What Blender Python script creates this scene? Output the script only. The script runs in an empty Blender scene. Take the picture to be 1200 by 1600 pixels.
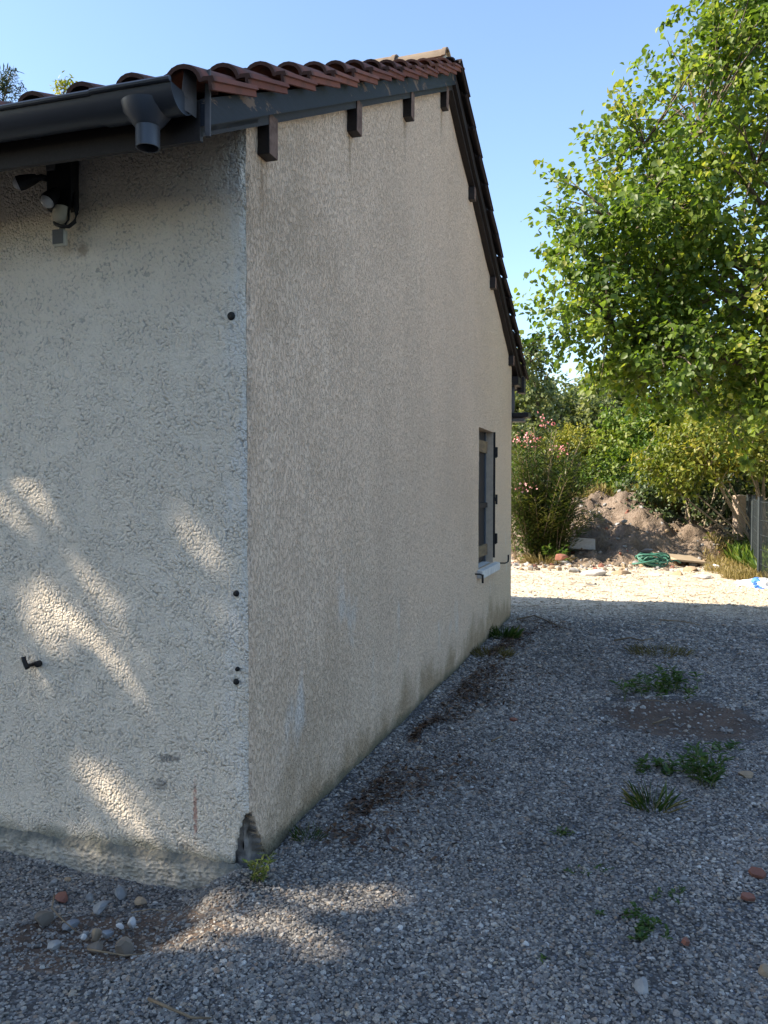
import bpy, bmesh, math, random
import numpy as np
from mathutils import Vector, Matrix, noise as mnoise

rng = np.random.default_rng(7)
random.seed(7)
SC = bpy.context.scene
COL = SC.collection

# ------------------------------------------------------------------ camera
F_PX, PITCH = 1287.3, 0.0283
cam_d = bpy.data.cameras.new('camera')
cam = bpy.data.objects.new('camera', cam_d)
COL.objects.link(cam)
cam.location = (0, 0, 1.5)
cam.rotation_euler = (math.pi / 2 - PITCH, 0, 0)
cam_d.sensor_fit = 'VERTICAL'
cam_d.sensor_height = 32.0
cam_d.lens = 32.0 * F_PX / 1600.0
cam_d.clip_start = 0.05
cam_d.clip_end = 2000
SC.camera = cam

# ------------------------------------------------------------------ light
SUN_EL, SUN_PHI = math.radians(40), math.radians(6)      # light travels along +X, a touch away from the camera
LDIR = Vector((math.cos(SUN_PHI) * math.cos(SUN_EL), math.sin(SUN_PHI) * math.cos(SUN_EL), -math.sin(SUN_EL)))
world = bpy.data.worlds.new('World')
SC.world = world
world.use_nodes = True
wn = world.node_tree
sky = wn.nodes.new('ShaderNodeTexSky')
sky.sky_type = 'NISHITA'
sky.sun_disc = False
sky.sun_elevation = SUN_EL
sky.sun_rotation = math.atan2(-math.cos(SUN_PHI), -math.sin(SUN_PHI))
sky.altitude = 0
sky.air_density = 1.0
sky.dust_density = 0.6
sky.ozone_density = 2.0
wn.links.new(sky.outputs[0], wn.nodes['Background'].inputs[0])
wn.nodes['Background'].inputs[1].default_value = 0.14
sun_d = bpy.data.lights.new('sun', 'SUN')
sun_d.energy = 5.0
sun_d.angle = math.radians(0.55)
sun_d.color = (1.0, 0.89, 0.73)
sun = bpy.data.objects.new('sun', sun_d)
COL.objects.link(sun)
sun.rotation_euler = LDIR.to_track_quat('-Z', 'Y').to_euler()
sun.location = (-20, 0, 20)
SC.view_settings.view_transform = 'Standard'
SC.view_settings.look = 'None'
SC.view_settings.gamma = 1.0
SC.view_settings.use_curve_mapping = False
SC.view_settings.exposure = 1.3
SC.cycles.max_bounces = 8
SC.cycles.diffuse_bounces = 4
SC.cycles.transparent_max_bounces = 8
SC.cycles.use_denoising = True

# ------------------------------------------------------------------ placing helpers
TH, CX, CY = 0.3064, -0.5315, 3.2246           # the house: corner of the plinth and heading of the gable wall
CT, ST = math.cos(TH), math.sin(TH)


def to_world(lx, ly, z=0.0):
    return Vector((CX + lx * CT + ly * ST, CY - lx * ST + ly * CT, z))


def to_local(x, y):
    dx, dy = x - CX, y - CY
    return dx * CT - dy * ST, dx * ST + dy * CT


def at(px, py, z=0.0):
    """point of the ground (height z) seen at a pixel of the 1200x1600 photograph"""
    a, b = (px - 600) / F_PX, (800 - py) / F_PX
    r = Vector((a, math.cos(PITCH) + b * math.sin(PITCH), -math.sin(PITCH) + b * math.cos(PITCH)))
    t = (z - 1.5) / r.z
    return Vector((0, 0, 1.5)) + r * t


# ------------------------------------------------------------------ object helpers
def tag(o, label=None, cat=None, group=None, kind=None):
    if label: o['label'] = label
    if cat: o['category'] = cat
    if group: o['group'] = group
    if kind: o['kind'] = kind
    return o


def link(name, me, parent=None, loc=None, rot=None):
    o = bpy.data.objects.new(name, me)
    COL.objects.link(o)
    if parent: o.parent = parent
    if loc is not None: o.location = loc
    if rot is not None: o.rotation_euler = rot
    return o


def empty(name, loc, rz=0.0):
    return link(name, None, None, loc, (0, 0, rz))


class MB:
    def __init__(s):
        s.v, s.f = [], []

    def add(s, vs, fs):
        n = len(s.v)
        s.v.extend([tuple(v) for v in vs])
        s.f.extend([tuple(i + n for i in f) for f in fs])

    def box(s, a, b, jit=0.0, rnd=None):
        (x0, y0, z0), (x1, y1, z1) = a, b
        vs = [(x0, y0, z0), (x1, y0, z0), (x1, y1, z0), (x0, y1, z0), (x0, y0, z1), (x1, y0, z1), (x1, y1, z1), (x0, y1, z1)]
        if jit:
            vs = [tuple(c + random.uniform(-jit, jit) for c in v) for v in vs]
        s.add(vs, [(0, 3, 2, 1), (4, 5, 6, 7), (0, 1, 5, 4), (1, 2, 6, 5), (2, 3, 7, 6), (3, 0, 4, 7)])

    def tube(s, pts, rad, n=6, cap=True):
        pts = [Vector(p) for p in pts]
        k = len(pts)
        if not hasattr(rad, '__len__'): rad = [rad] * k
        base = len(s.v)
        up = Vector((0.31, 0.17, 0.93)).normalized()
        for i, p in enumerate(pts):
            d = (pts[min(i + 1, k - 1)] - pts[max(i - 1, 0)])
            d = d.normalized() if d.length > 1e-9 else Vector((0, 0, 1))
            u = d.cross(up)
            if u.length < 1e-3: u = d.cross(Vector((1, 0, 0)))
            u.normalize()
            w = d.cross(u)
            for j in range(n):
                a = 2 * math.pi * j / n
                s.v.append(tuple(p + (u * math.cos(a) + w * math.sin(a)) * rad[i]))
        for i in range(k - 1):
            for j in range(n):
                a, b = base + i * n + j, base + i * n + (j + 1) % n
                s.f.append((a, a + n, b + n, b))
        if cap:
            s.f.append(tuple(base + j for j in range(n)))
            s.f.append(tuple(base + (k - 1) * n + j for j in reversed(range(n))))

    def lathe(s, axis_o, axis_d, prof, n=16):
        """prof: list of (t along axis, radius)"""
        o, d = Vector(axis_o), Vector(axis_d).normalized()
        u = d.cross(Vector((0, 0, 1)))
        if u.length < 1e-3: u = d.cross(Vector((1, 0, 0)))
        u.normalize(); w = d.cross(u)
        base = len(s.v)
        for t, r in prof:
            for j in range(n):
                a = 2 * math.pi * j / n
                s.v.append(tuple(o + d * t + (u * math.cos(a) + w * math.sin(a)) * r))
        for i in range(len(prof) - 1):
            for j in range(n):
                a, b = base + i * n + j, base + i * n + (j + 1) % n
                s.f.append((a, a + n, b + n, b))

    def build(s, name, mat, parent=None, loc=None, rot=None, smooth=False, bevel=0.0):
        me = bpy.data.meshes.new(name)
        me.from_pydata(s.v, [], s.f)
        bm = bmesh.new(); bm.from_mesh(me)
        bmesh.ops.recalc_face_normals(bm, faces=bm.faces)
        if bevel:
            es = [e for e in bm.edges if len(e.link_faces) == 2 and e.calc_face_angle(0) > 0.6]
            bmesh.ops.bevel(bm, geom=es, offset=bevel, segments=2, affect='EDGES', profile=0.6)
        bm.to_mesh(me); bm.free()
        me.materials.append(mat)
        if smooth:
            me.polygons.foreach_set('use_smooth', [True] * len(me.polygons))
        return link(name, me, parent, loc, rot)


def np_mesh(name, verts, quads, mat, attrs=None, parent=None, smooth=False):
    me = bpy.data.meshes.new(name)
    verts = np.asarray(verts, dtype=np.float32)
    quads = np.asarray(quads, dtype=np.int32)
    k = quads.shape[1]
    me.vertices.add(len(verts)); me.vertices.foreach_set('co', verts.ravel())
    me.loops.add(quads.size); me.loops.foreach_set('vertex_index', quads.ravel())
    me.polygons.add(len(quads)); me.polygons.foreach_set('loop_start', np.arange(0, quads.size, k, dtype=np.int32))
    me.polygons.foreach_set('loop_total', np.full(len(quads), k, dtype=np.int32))
    if smooth: me.polygons.foreach_set('use_smooth', np.ones(len(quads), dtype=bool))
    me.update(calc_edges=True)
    for n, (typ, dat) in (attrs or {}).items():
        a = me.attributes.new(n, typ, 'POINT')
        a.data.foreach_set('value' if typ in ('FLOAT', 'INT') else 'vector', np.asarray(dat).ravel())
    if mat: me.materials.append(mat)
    return link(name, me, parent)


# ------------------------------------------------------------------ material helpers
class NT:
    def __init__(s, name):
        s.m = bpy.data.materials.new(name)
        s.m.use_nodes = True
        s.t = s.m.node_tree
        s.bsdf = s.t.nodes['Principled BSDF']
        s.out = s.t.nodes['Material Output']
        s.co = None

    def n(s, typ, ins=None, **kw):
        nd = s.t.nodes.new(typ)
        for k, v in kw.items(): setattr(nd, k, v)
        for k, v in (ins or {}).items():
            if isinstance(v, bpy.types.NodeSocket): s.t.links.new(v, nd.inputs[k])
            else: nd.inputs[k].default_value = v
        return nd

    def coord(s):
        if s.co is None: s.co = s.n('ShaderNodeTexCoord').outputs['Object']
        return s.co

    def map(s, v, scale=(1, 1, 1), loc=(0, 0, 0)):
        return s.n('ShaderNodeMapping', {'Vector': v, 'Scale': scale, 'Location': loc}).outputs[0]

    def noise(s, v, scale, detail=4, rough=0.55, dist=0.0):
        return s.n('ShaderNodeTexNoise', {'Vector': v, 'Scale': scale, 'Detail': detail, 'Roughness': rough, 'Distortion': dist}).outputs[0]

    def noisec(s, v, scale, detail=2):
        return s.n('ShaderNodeTexNoise', {'Vector': v, 'Scale': scale, 'Detail': detail}).outputs[1]

    def voro(s, v, scale, feature='F1', out='Distance', rand=1.0):
        return s.n('ShaderNodeTexVoronoi', {'Vector': v, 'Scale': scale, 'Randomness': rand}, feature=feature).outputs[out]

    def ramp(s, f, stops, interp='LINEAR'):
        r = s.n('ShaderNodeValToRGB', {'Fac': f})
        r.color_ramp.interpolation = interp
        e = r.color_ramp.elements
        while len(e) < len(stops): e.new(0.5)
        for i, (p, c) in enumerate(stops):
            e[i].position = p
            e[i].color = (c, c, c, 1) if not hasattr(c, '__len__') else (*c, 1)
        return r.outputs[0]

    def mix(s, f, a, b, typ='MIX'):
        nd = s.n('ShaderNodeMix', data_type='RGBA', blend_type=typ)
        for idx, v in ((0, f), (6, a), (7, b)):
            if isinstance(v, bpy.types.NodeSocket): s.t.links.new(v, nd.inputs[idx])
            elif hasattr(v, '__len__'): nd.inputs[idx].default_value = (*v, 1)
            else: nd.inputs[idx].default_value = v
        return nd.outputs[2]

    def math(s, op, a, b=0.0, c=0.0, clamp=False):
        nd = s.n('ShaderNodeMath', operation=op, use_clamp=clamp)
        for i, v in enumerate((a, b, c)):
            if isinstance(v, bpy.types.NodeSocket): s.t.links.new(v, nd.inputs[i])
            else: nd.inputs[i].default_value = v
        return nd.outputs[0]

    def ss(s, x, lo, hi):
        nd = s.n('ShaderNodeMapRange', {'Value': x, 'From Min': lo, 'From Max': hi}, interpolation_type='SMOOTHSTEP')
        return nd.outputs[0]

    def sep(s, v):
        return s.n('ShaderNodeSeparateXYZ', {'Vector': v}).outputs

    def vadd(s, a, b, op='ADD'):
        nd = s.n('ShaderNodeVectorMath', operation=op)
        for i, v in enumerate((a, b)):
            if isinstance(v, bpy.types.NodeSocket): s.t.links.new(v, nd.inputs[i])
            else: nd.inputs[i].default_value = v
        return nd.outputs[0]

    def vscale(s, a, k):
        nd = s.n('ShaderNodeVectorMath', operation='SCALE')
        s.t.links.new(a, nd.inputs[0]); nd.inputs[3].default_value = k
        return nd.outputs[0]

    def done(s, col=None, rough=0.8, bump=None, strength=0.6, dist=0.01, metal=0.0, spec=0.3):
        if col is not None:
            if isinstance(col, bpy.types.NodeSocket): s.t.links.new(col, s.bsdf.inputs['Base Color'])
            else: s.bsdf.inputs['Base Color'].default_value = (*col, 1)
        if isinstance(rough, bpy.types.NodeSocket): s.t.links.new(rough, s.bsdf.inputs['Roughness'])
        else: s.bsdf.inputs['Roughness'].default_value = rough
        s.bsdf.inputs['Metallic'].default_value = metal
        s.bsdf.inputs['Specular IOR Level'].default_value = spec
        if bump is not None:
            b = s.n('ShaderNodeBump', {'Height': bump, 'Strength': strength, 'Distance': dist})
            s.t.links.new(b.outputs[0], s.bsdf.inputs['Normal'])
        return s.m


def simple_mat(name, c1, c2, scale=8, rough=0.7, bump=0.3, dist=0.004, stretch=(1, 1, 1), metal=0.0, spec=0.3):
    t = NT(name)
    v = t.map(t.coord(), stretch)
    n = t.noise(v, scale, 5, 0.6)
    oi = t.n('ShaderNodeObjectInfo').outputs['Random']
    col = t.mix(t.ss(n, 0.3, 0.7), c1, c2)
    k = t.math('MULTIPLY_ADD', oi, 0.3, 0.85)
    col = t.mix(1.0, col, t.n('ShaderNodeCombineXYZ', {0: k, 1: k, 2: k}).outputs[0], 'MULTIPLY')
    return t.done(col, rough, n, bump, dist, metal, spec)


def leaf_mat(name, stops, trans=0.35, rough=0.45, gain=1.6):
    t = NT(name)
    a = t.n('ShaderNodeAttribute', attribute_name='tint').outputs['Fac']
    col = t.ramp(a, stops)
    t.done(col, rough, spec=0.35)
    tr = t.n('ShaderNodeBsdfTranslucent')
    tc = t.mix(1.0, col, (gain, gain * 1.05, gain * 0.45), 'MULTIPLY')
    t.t.links.new(tc, tr.inputs[0])
    mx = t.n('ShaderNodeMixShader', {0: trans})
    t.t.links.new(t.bsdf.outputs[0], mx.inputs[1]); t.t.links.new(tr.outputs[0], mx.inputs[2])
    t.t.links.new(mx.outputs[0], t.out.inputs[0])
    return t.m


def wall_mat(name, gable):
    t = NT(name)
    co = t.coord()
    X, Y, Z = t.sep(co)
    sc = (1, 1, 0.55) if gable else (1, 1, 0.9)
    v0 = t.map(co, sc)
    big = t.noise(co, 0.9, 4, 0.6)
    n1 = t.noise(v0, 84 if gable else 60, 3, 0.6, 0.7 if gable else 0.35)
    n2 = t.noise(v0, 120 if gable else 95, 2, 0.5, 0.4)
    sel = t.noise(v0, 14 if gable else 9, 4, 0.65)      # smoother and rougher zones of the float
    off = t.math('MULTIPLY_ADD', sel, 0.16, -0.08)
    n1o = t.math('ADD', n1, off)
    if gable:
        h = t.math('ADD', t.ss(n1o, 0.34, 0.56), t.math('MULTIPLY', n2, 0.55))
        # dirt and self-shadow of the pits between the grains, both put into the colour
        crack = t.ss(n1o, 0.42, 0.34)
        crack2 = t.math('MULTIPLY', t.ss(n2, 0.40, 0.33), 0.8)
    else:
        # thrown lumps of two sizes, with dirt and crevice shade coloured into the pockets between them
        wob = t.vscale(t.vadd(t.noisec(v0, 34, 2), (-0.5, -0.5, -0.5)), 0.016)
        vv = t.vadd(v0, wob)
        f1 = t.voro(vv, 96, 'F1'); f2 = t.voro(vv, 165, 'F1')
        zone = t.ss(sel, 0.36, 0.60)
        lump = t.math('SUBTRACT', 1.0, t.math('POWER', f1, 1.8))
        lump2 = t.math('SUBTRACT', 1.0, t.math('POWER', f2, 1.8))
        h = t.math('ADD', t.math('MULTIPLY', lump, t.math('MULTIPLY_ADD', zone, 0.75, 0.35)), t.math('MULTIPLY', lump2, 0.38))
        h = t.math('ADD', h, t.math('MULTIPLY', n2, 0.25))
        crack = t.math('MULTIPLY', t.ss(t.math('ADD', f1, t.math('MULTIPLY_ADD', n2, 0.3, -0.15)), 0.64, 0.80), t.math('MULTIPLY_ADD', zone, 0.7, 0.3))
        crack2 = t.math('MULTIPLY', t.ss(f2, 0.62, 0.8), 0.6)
    if gable:
        base = t.mix(t.ss(big, 0.35, 0.7), (0.80, 0.61, 0.45), (0.72, 0.55, 0.405))
        st = t.noise(t.map(co, (1, 5.0, 0.35)), 1.6, 4, 0.6)
        base = t.mix(t.math('MULTIPLY', t.ss(st, 0.45, 0.75), 0.22), base, (0.80, 0.68, 0.53))
        gr = t.noise(t.map(co, (1, 2.2, 0.22)), 1.3, 5, 0.6)
        base = t.mix(t.math('MULTIPLY', t.ss(gr, 0.44, 0.74), 0.09), base, (0.46, 0.37, 0.29))
        # soiled brown towards the near arris at mid height
        br = t.math('MULTIPLY', t.ss(Y, 1.6, 0.1), t.ss(t.noise(co, 1.3, 3), 0.42, 0.62))
        base = t.mix(t.math('MULTIPLY', br, 0.5), base, (0.42, 0.31, 0.21))
        # ochre far end
        base = t.mix(t.math('MULTIPLY', t.ss(Y, 3.8, 6.5), 0.5), base, (0.74, 0.60, 0.41))
        dampn = t.noise(t.map(co, (1, 1.0, 0.6)), 2.2, 5, 0.65)
        damp = t.ss(t.math('SUBTRACT', t.math('ADD', Z, t.math('MULTIPLY_ADD', dampn, -0.9, 0.45)), t.math('MULTIPLY', Y, 0.02)), 0.22, -0.06)
        base = t.mix(t.math('MULTIPLY', damp, 0.75), base, (0.33, 0.23, 0.13))
        grn = t.ss(t.math('ADD', Z, t.math('MULTIPLY_ADD', t.noise(co, 6, 3), -0.12, 0.06)), 0.07, 0.0)
        base = t.mix(t.math('MULTIPLY', grn, 0.7), base, (0.10, 0.11, 0.07))
        # pale lime bloom low on the wall
        bl = t.math('MULTIPLY', t.ss(t.noise(t.map(co, (1, 1, 0.5)), 3.1, 3), 0.60, 0.72), t.math('MULTIPLY', t.ss(Z, 1.3, 0.7), t.ss(Z, 0.2, 0.5)))
        base = t.mix(t.math('MULTIPLY', bl, 0.55), base, (0.74, 0.72, 0.68))
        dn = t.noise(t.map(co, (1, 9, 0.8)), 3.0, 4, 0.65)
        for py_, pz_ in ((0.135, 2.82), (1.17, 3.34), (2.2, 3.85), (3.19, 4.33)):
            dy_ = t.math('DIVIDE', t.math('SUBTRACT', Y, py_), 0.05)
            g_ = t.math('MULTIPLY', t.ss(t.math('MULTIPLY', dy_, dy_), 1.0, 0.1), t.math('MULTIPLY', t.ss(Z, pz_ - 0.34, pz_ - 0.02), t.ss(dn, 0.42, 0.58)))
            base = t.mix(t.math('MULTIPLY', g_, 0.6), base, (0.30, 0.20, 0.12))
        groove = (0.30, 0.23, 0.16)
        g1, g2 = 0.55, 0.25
    else:
        base = t.mix(t.ss(big, 0.35, 0.7), (0.84, 0.725, 0.58), (0.89, 0.775, 0.625))
        # smoother paler strip beside the arris
        strip = t.math('MULTIPLY', t.ss(X, -0.14, -0.06), t.ss(t.noise(t.map(co, (1, 1, 0.25)), 9, 3), 0.40, 0.62))
        base = t.mix(t.math('MULTIPLY', strip, 0.8), base, (0.84, 0.78, 0.69))
        damp = t.ss(t.math('ADD', Z, t.math('MULTIPLY_ADD', t.noise(co, 5, 4), -0.16, 0.08)), 0.07, 0.0)
        base = t.mix(t.math('MULTIPLY', damp, 0.75), base, (0.15, 0.15, 0.10))

        def blot(cx, cz, rx, rz, amt, colr, nsc=32):
            nonlocal base
            dx = t.math('DIVIDE', t.math('SUBTRACT', X, cx), rx)
            dz = t.math('DIVIDE', t.math('SUBTRACT', Z, cz), rz)
            d = t.math('ADD', t.math('MULTIPLY', dx, dx), t.math('MULTIPLY', dz, dz))
            d = t.math('ADD', d, t.math('MULTIPLY_ADD', t.noise(co, nsc, 5, 0.7), 4.0, -2.0))
            base = t.mix(t.math('MULTIPLY', t.ss(d, 1.1, 0.0), amt), base, colr)
        blot(-0.37, 0.40, 0.07, 0.018, 0.7, (0.12, 0.12, 0.12))
        blot(-0.41, 0.285, 0.05, 0.03, 0.6, (0.14, 0.14, 0.14))
        blot(-0.245, 0.19, 0.011, 0.15, 0.75, (0.50, 0.22, 0.15), 60)      # crayon line
        blot(-0.29, 0.04, 0.05, 0.03, 0.55, (0.20, 0.18, 0.15))
        blot(-0.757, 2.495, 0.035, 0.04, 0.6, (0.30, 0.18, 0.09), 30)         # rust below the sensor
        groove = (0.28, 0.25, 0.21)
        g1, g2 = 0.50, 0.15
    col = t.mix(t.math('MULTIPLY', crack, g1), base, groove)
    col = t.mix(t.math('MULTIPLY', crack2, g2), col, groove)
    return t.done(col, 0.92, h, 1.0 if not gable else 0.9, 0.0085 if not gable else 0.008, spec=0.15)


def ground_mat():
    t = NT('gravel_ground')
    co = t.coord()
    X, Y, Z = t.sep(co)
    r1 = t.voro(co, 55, 'F1', 'Color')
    rr = t.sep(r1)[0]
    d1 = t.voro(co, 55, 'F1')
    stones = t.ramp(rr, [(0.0, (0.10, 0.105, 0.115)), (0.4, (0.19, 0.19, 0.20)), (0.75, (0.27, 0.265, 0.255)), (1.0, (0.36, 0.33, 0.29))])
    stones = t.mix(t.ss(d1, 0.25, 0.6), stones, (0.08, 0.075, 0.07))
    n1 = t.noise(co, 0.8, 4); n2 = t.noise(co, 4.0, 5, 0.65)
    pale = t.mix(t.ss(n2, 0.35, 0.7), (0.62, 0.53, 0.41), (0.52, 0.43, 0.32))
    straw = t.ss(t.noise(t.map(co, (3, 14, 1)), 1.6, 5, 0.7), 0.56, 0.66)
    pale = t.mix(t.math('MULTIPLY', straw, 0.28), pale, (0.30, 0.22, 0.14))
    f = t.ss(t.math('ADD', Y, t.math('MULTIPLY_ADD', n1, 3.0, -1.5)), 8.8, 10.8)
    f = t.math('MAXIMUM', f, t.ss(t.math('ADD', X, t.math('MULTIPLY_ADD', n1, 1.6, -0.8)), 3.9, 5.0))  # pale ground added at the right, unseen, to bounce warm light on the gable
    col = t.mix(f, stones, pale)
    # bare earth in the middle of the drive and along the wall
    dx = t.math('DIVIDE', t.math('SUBTRACT', X, 1.95), 0.48); dy = t.math('DIVIDE', t.math('SUBTRACT', Y, 5.35), 0.5)
    d = t.math('ADD', t.math('MULTIPLY', dx, dx), t.math('MULTIPLY', dy, dy))
    d = t.math('ADD', d, t.math('MULTIPLY_ADD', n2, 1.6, -0.8))
    soil = t.mix(t.ss(n2, 0.35, 0.65), (0.15, 0.105, 0.078), (0.10, 0.072, 0.055))
    col = t.mix(t.math('MULTIPLY', t.ss(d, 1.3, 0.6), 0.95), col, soil)
    ex = t.math('DIVIDE', t.math('SUBTRACT', X, -0.95), 0.50); ey = t.math('DIVIDE', t.math('SUBTRACT', Y, 2.84), 0.26)
    e = t.math('ADD', t.math('MULTIPLY', ex, ex), t.math('MULTIPLY', ey, ey))
    e = t.math('ADD', e, t.math('MULTIPLY_ADD', n2, 1.6, -0.8))
    col = t.mix(t.math('MULTIPLY', t.ss(e, 1.3, 0.6), 0.95), col, soil)
    fines = t.ss(t.noise(co, 1.9, 5, 0.65), 0.55, 0.68)
    col = t.mix(t.math('MULTIPLY', fines, t.math('MULTIPLY_ADD', f, -0.6, 0.6)), col, (0.19, 0.165, 0.14))
    bounce_cut = t.math('MAXIMUM', t.ss(Y, 1.75, 1.35), t.math('MULTIPLY', t.ss(X, -1.9, -2.3), t.ss(Y, 6.0, 5.5)))
    col = t.mix(t.math('MULTIPLY', bounce_cut, 0.97), col, (0.045, 0.045, 0.046))      # dark unseen ground added to cut the bounce onto the upper front wall
    far = t.ss(Y, 17.0, 24.0)
    col = t.mix(far, col, (0.16, 0.14, 0.07))
    h = t.math('ADD', t.math('MULTIPLY', d1, -1.0), t.math('MULTIPLY', n2, 0.6))
    return t.done(col, 0.95, h, 0.9, 0.012, spec=0.2)


def pebble_mat():
    t = NT('pebble')
    oi = t.n('ShaderNodeObjectInfo')
    r = oi.outputs['Random']
    ly = t.sep(oi.outputs['Location'])[1]
    grey = t.ramp(r, [(0.0, (0.125, 0.115, 0.104)), (0.3, (0.215, 0.20, 0.182)), (0.62, (0.325, 0.30, 0.265)), (0.8, (0.44, 0.41, 0.365)),
                      (0.88, (0.30, 0.22, 0.16)), (0.95, (0.46, 0.39, 0.30)), (1.0, (0.62, 0.60, 0.56))])
    warm = t.ramp(r, [(0.0, (0.36, 0.30, 0.23)), (0.5, (0.52, 0.45, 0.35)), (1.0, (0.66, 0.59, 0.48))])
    col = t.mix(t.ss(ly, 8.6, 11.0), grey, warm)
    loc = oi.outputs['Location']
    big = t.noise(t.map(loc, (1.0, 0.35, 1)), 1.4, 4, 0.6)
    k = t.math('MULTIPLY_ADD', big, 0.9, 0.55)
    col = t.mix(1.0, col, t.n('ShaderNodeCombineXYZ', {0: k, 1: k, 2: k}).outputs[0], 'MULTIPLY')
    n = t.noise(t.coord(), 2.5, 4)
    col = t.mix(0.5, col, t.mix(t.ss(n, 0.3, 0.7), (0.6, 0.6, 0.6), (1.25, 1.25, 1.25)), 'MULTIPLY')
    return t.done(col, 0.8, n, 0.3, 0.2, spec=0.3)


M = {}
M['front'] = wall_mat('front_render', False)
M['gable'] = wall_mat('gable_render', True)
M['core'] = simple_mat('broken_core', (0.17, 0.15, 0.135), (0.28, 0.25, 0.22), 30, 0.95, 0.8, 0.01)


def plinth_mat():
    t = NT('plinth_mortar')
    co = t.coord()
    X, Y, Z = t.sep(co)
    v = t.map(co, (1, 1, 1.5))
    n = t.noise(v, 7, 6, 0.7); n2 = t.noise(co, 38, 5, 0.65); n3 = t.noise(t.map(co, (1, 1, 6.0)), 3.5, 5, 0.7)
    col = t.mix(t.ss(n, 0.35, 0.65), (0.56, 0.49, 0.39), (0.43, 0.385, 0.31))
    col = t.mix(t.math('MULTIPLY', t.ss(n3, 0.52, 0.66), 0.55), col, (0.19, 0.185, 0.14))
    edge = t.ss(t.math('ADD', Z, t.math('MULTIPLY_ADD', n, 0.07, -0.035)), -0.035, 0.0)
    col = t.mix(t.math('MULTIPLY', edge, 0.7), col, (0.11, 0.115, 0.095))
    col = t.mix(t.math('MULTIPLY', t.ss(n2, 0.55, 0.68), 0.6), col, (0.15, 0.14, 0.12))
    h = t.math('ADD', t.math('MULTIPLY', n, 0.6), t.math('ADD', n2, t.math('MULTIPLY', t.voro(v, 45), 0.7)))
    return t.done(col, 0.95, h, 1.0, 0.014, spec=0.1)


M['plinth'] = plinth_mat()
M['ground'] = ground_mat()
M['pebble'] = pebble_mat()


def tile_mat(name, a, b, c):
    t = NT(name)
    co = t.coord()
    r = t.n('ShaderNodeObjectInfo').outputs['Random']
    n = t.noise(co, 22, 5, 0.6)
    base = t.mix(r, a, b)
    lich = t.ss(t.noise(co, 9, 5, 0.7), 0.54, 0.68)
    col = t.mix(t.math('MULTIPLY', lich, 0.8), base, c)
    col = t.mix(t.math('MULTIPLY', t.ss(n, 0.55, 0.75), 0.5), col, (0.12, 0.06, 0.045))
    ey = t.sep(co)[1]
    lower_edge = t.ss(t.math('ADD', ey, t.math('MULTIPLY_ADD', n, 0.06, -0.03)), 0.035, 0.0)
    col = t.mix(t.math('MULTIPLY', lower_edge, 0.75), col, (0.055, 0.036, 0.03))  # each tile is darker towards its lower end
    grime = t.ss(t.noise(co, 5, 4, 0.6), 0.42, 0.65)
    col = t.mix(t.math('MULTIPLY', grime, 0.45), col, (0.085, 0.052, 0.042))
    return t.done(col, 0.85, n, 0.35, 0.004)


M['tile'] = tile_mat('terracotta', (0.17, 0.062, 0.046), (0.25, 0.098, 0.068), (0.12, 0.078, 0.066))
M['ridge'] = tile_mat('ridge_terracotta', (0.66, 0.53, 0.36), (0.70, 0.57, 0.40), (0.52, 0.40, 0.27))
M['tile_dark'] = tile_mat('dark_terracotta', (0.035, 0.026, 0.025), (0.05, 0.036, 0.033), (0.03, 0.026, 0.025))  # darker terracotta for the rear verge tiles


def paint_mat(name, base, wear, thr, stretch):
    t = NT(name)
    co = t.map(t.coord(), stretch)
    n = t.noise(co, 7, 6, 0.68)
    g = t.noise(t.map(t.coord(), (8, 1, 8)), 14, 4)
    k = t.ss(n, thr, thr + 0.05)
    col = t.mix(t.ss(g, 0.3, 0.7), base, tuple(c * 1.35 for c in base))
    col = t.mix(t.math('MULTIPLY', k, 0.75), col, wear)
    return t.done(col, t.math('MULTIPLY_ADD', k, 0.3, 0.55), t.math('SUBTRACT', t.math('MULTIPLY', g, 0.4), k), 0.5, 0.002)


M['barge'] = paint_mat('painted_board', (0.012, 0.014, 0.020), (0.24, 0.17, 0.125), 0.575, (1, 0.7, 2.2))
M['wood_dark'] = paint_mat('dark_stained_wood', (0.022, 0.017, 0.016), (0.16, 0.09, 0.055), 0.66, (1, 1, 1))
M['wood_end'] = simple_mat('purlin_end', (0.10, 0.06, 0.045), (0.20, 0.13, 0.10), 30, 0.85, 0.4)
M['plank_dark'] = simple_mat('shutter_plank', (0.018, 0.016, 0.018), (0.032, 0.026, 0.024), 20, 0.7, 0.4, 0.003, (3, 3, 0.3))
M['rail_worn'] = simple_mat('shutter_rail', (0.22, 0.16, 0.09), (0.12, 0.09, 0.06), 14, 0.85, 0.5, 0.003, (1, 0.4, 3))
M['frame_blue'] = simple_mat('window_frame', (0.07, 0.085, 0.10), (0.09, 0.10, 0.11), 12, 0.6)
M['reveal'] = simple_mat('reveal_mortar', (0.56, 0.44, 0.32), (0.46, 0.36, 0.27), 18, 0.9, 0.6, 0.004)
M['sill'] = simple_mat('sill_concrete', (0.60, 0.59, 0.56), (0.48, 0.47, 0.45), 14, 0.85, 0.4, 0.003)
M['iron'] = simple_mat('black_iron', (0.015, 0.014, 0.014), (0.03, 0.025, 0.022), 30, 0.6, 0.3, 0.002)
M['gutter'] = simple_mat('grey_pvc', (0.028, 0.034, 0.046), (0.038, 0.045, 0.058), 3, 0.38, 0.05, 0.002, (0.3, 1, 1), spec=0.5)
M['outlet'] = simple_mat('grey_pvc_outlet', (0.045, 0.052, 0.068), (0.06, 0.068, 0.085), 4, 0.4, 0.05, 0.002, spec=0.5)
M['flash'] = simple_mat('flashing', (0.10, 0.09, 0.09), (0.06, 0.055, 0.055), 10, 0.55, 0.2)
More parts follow.
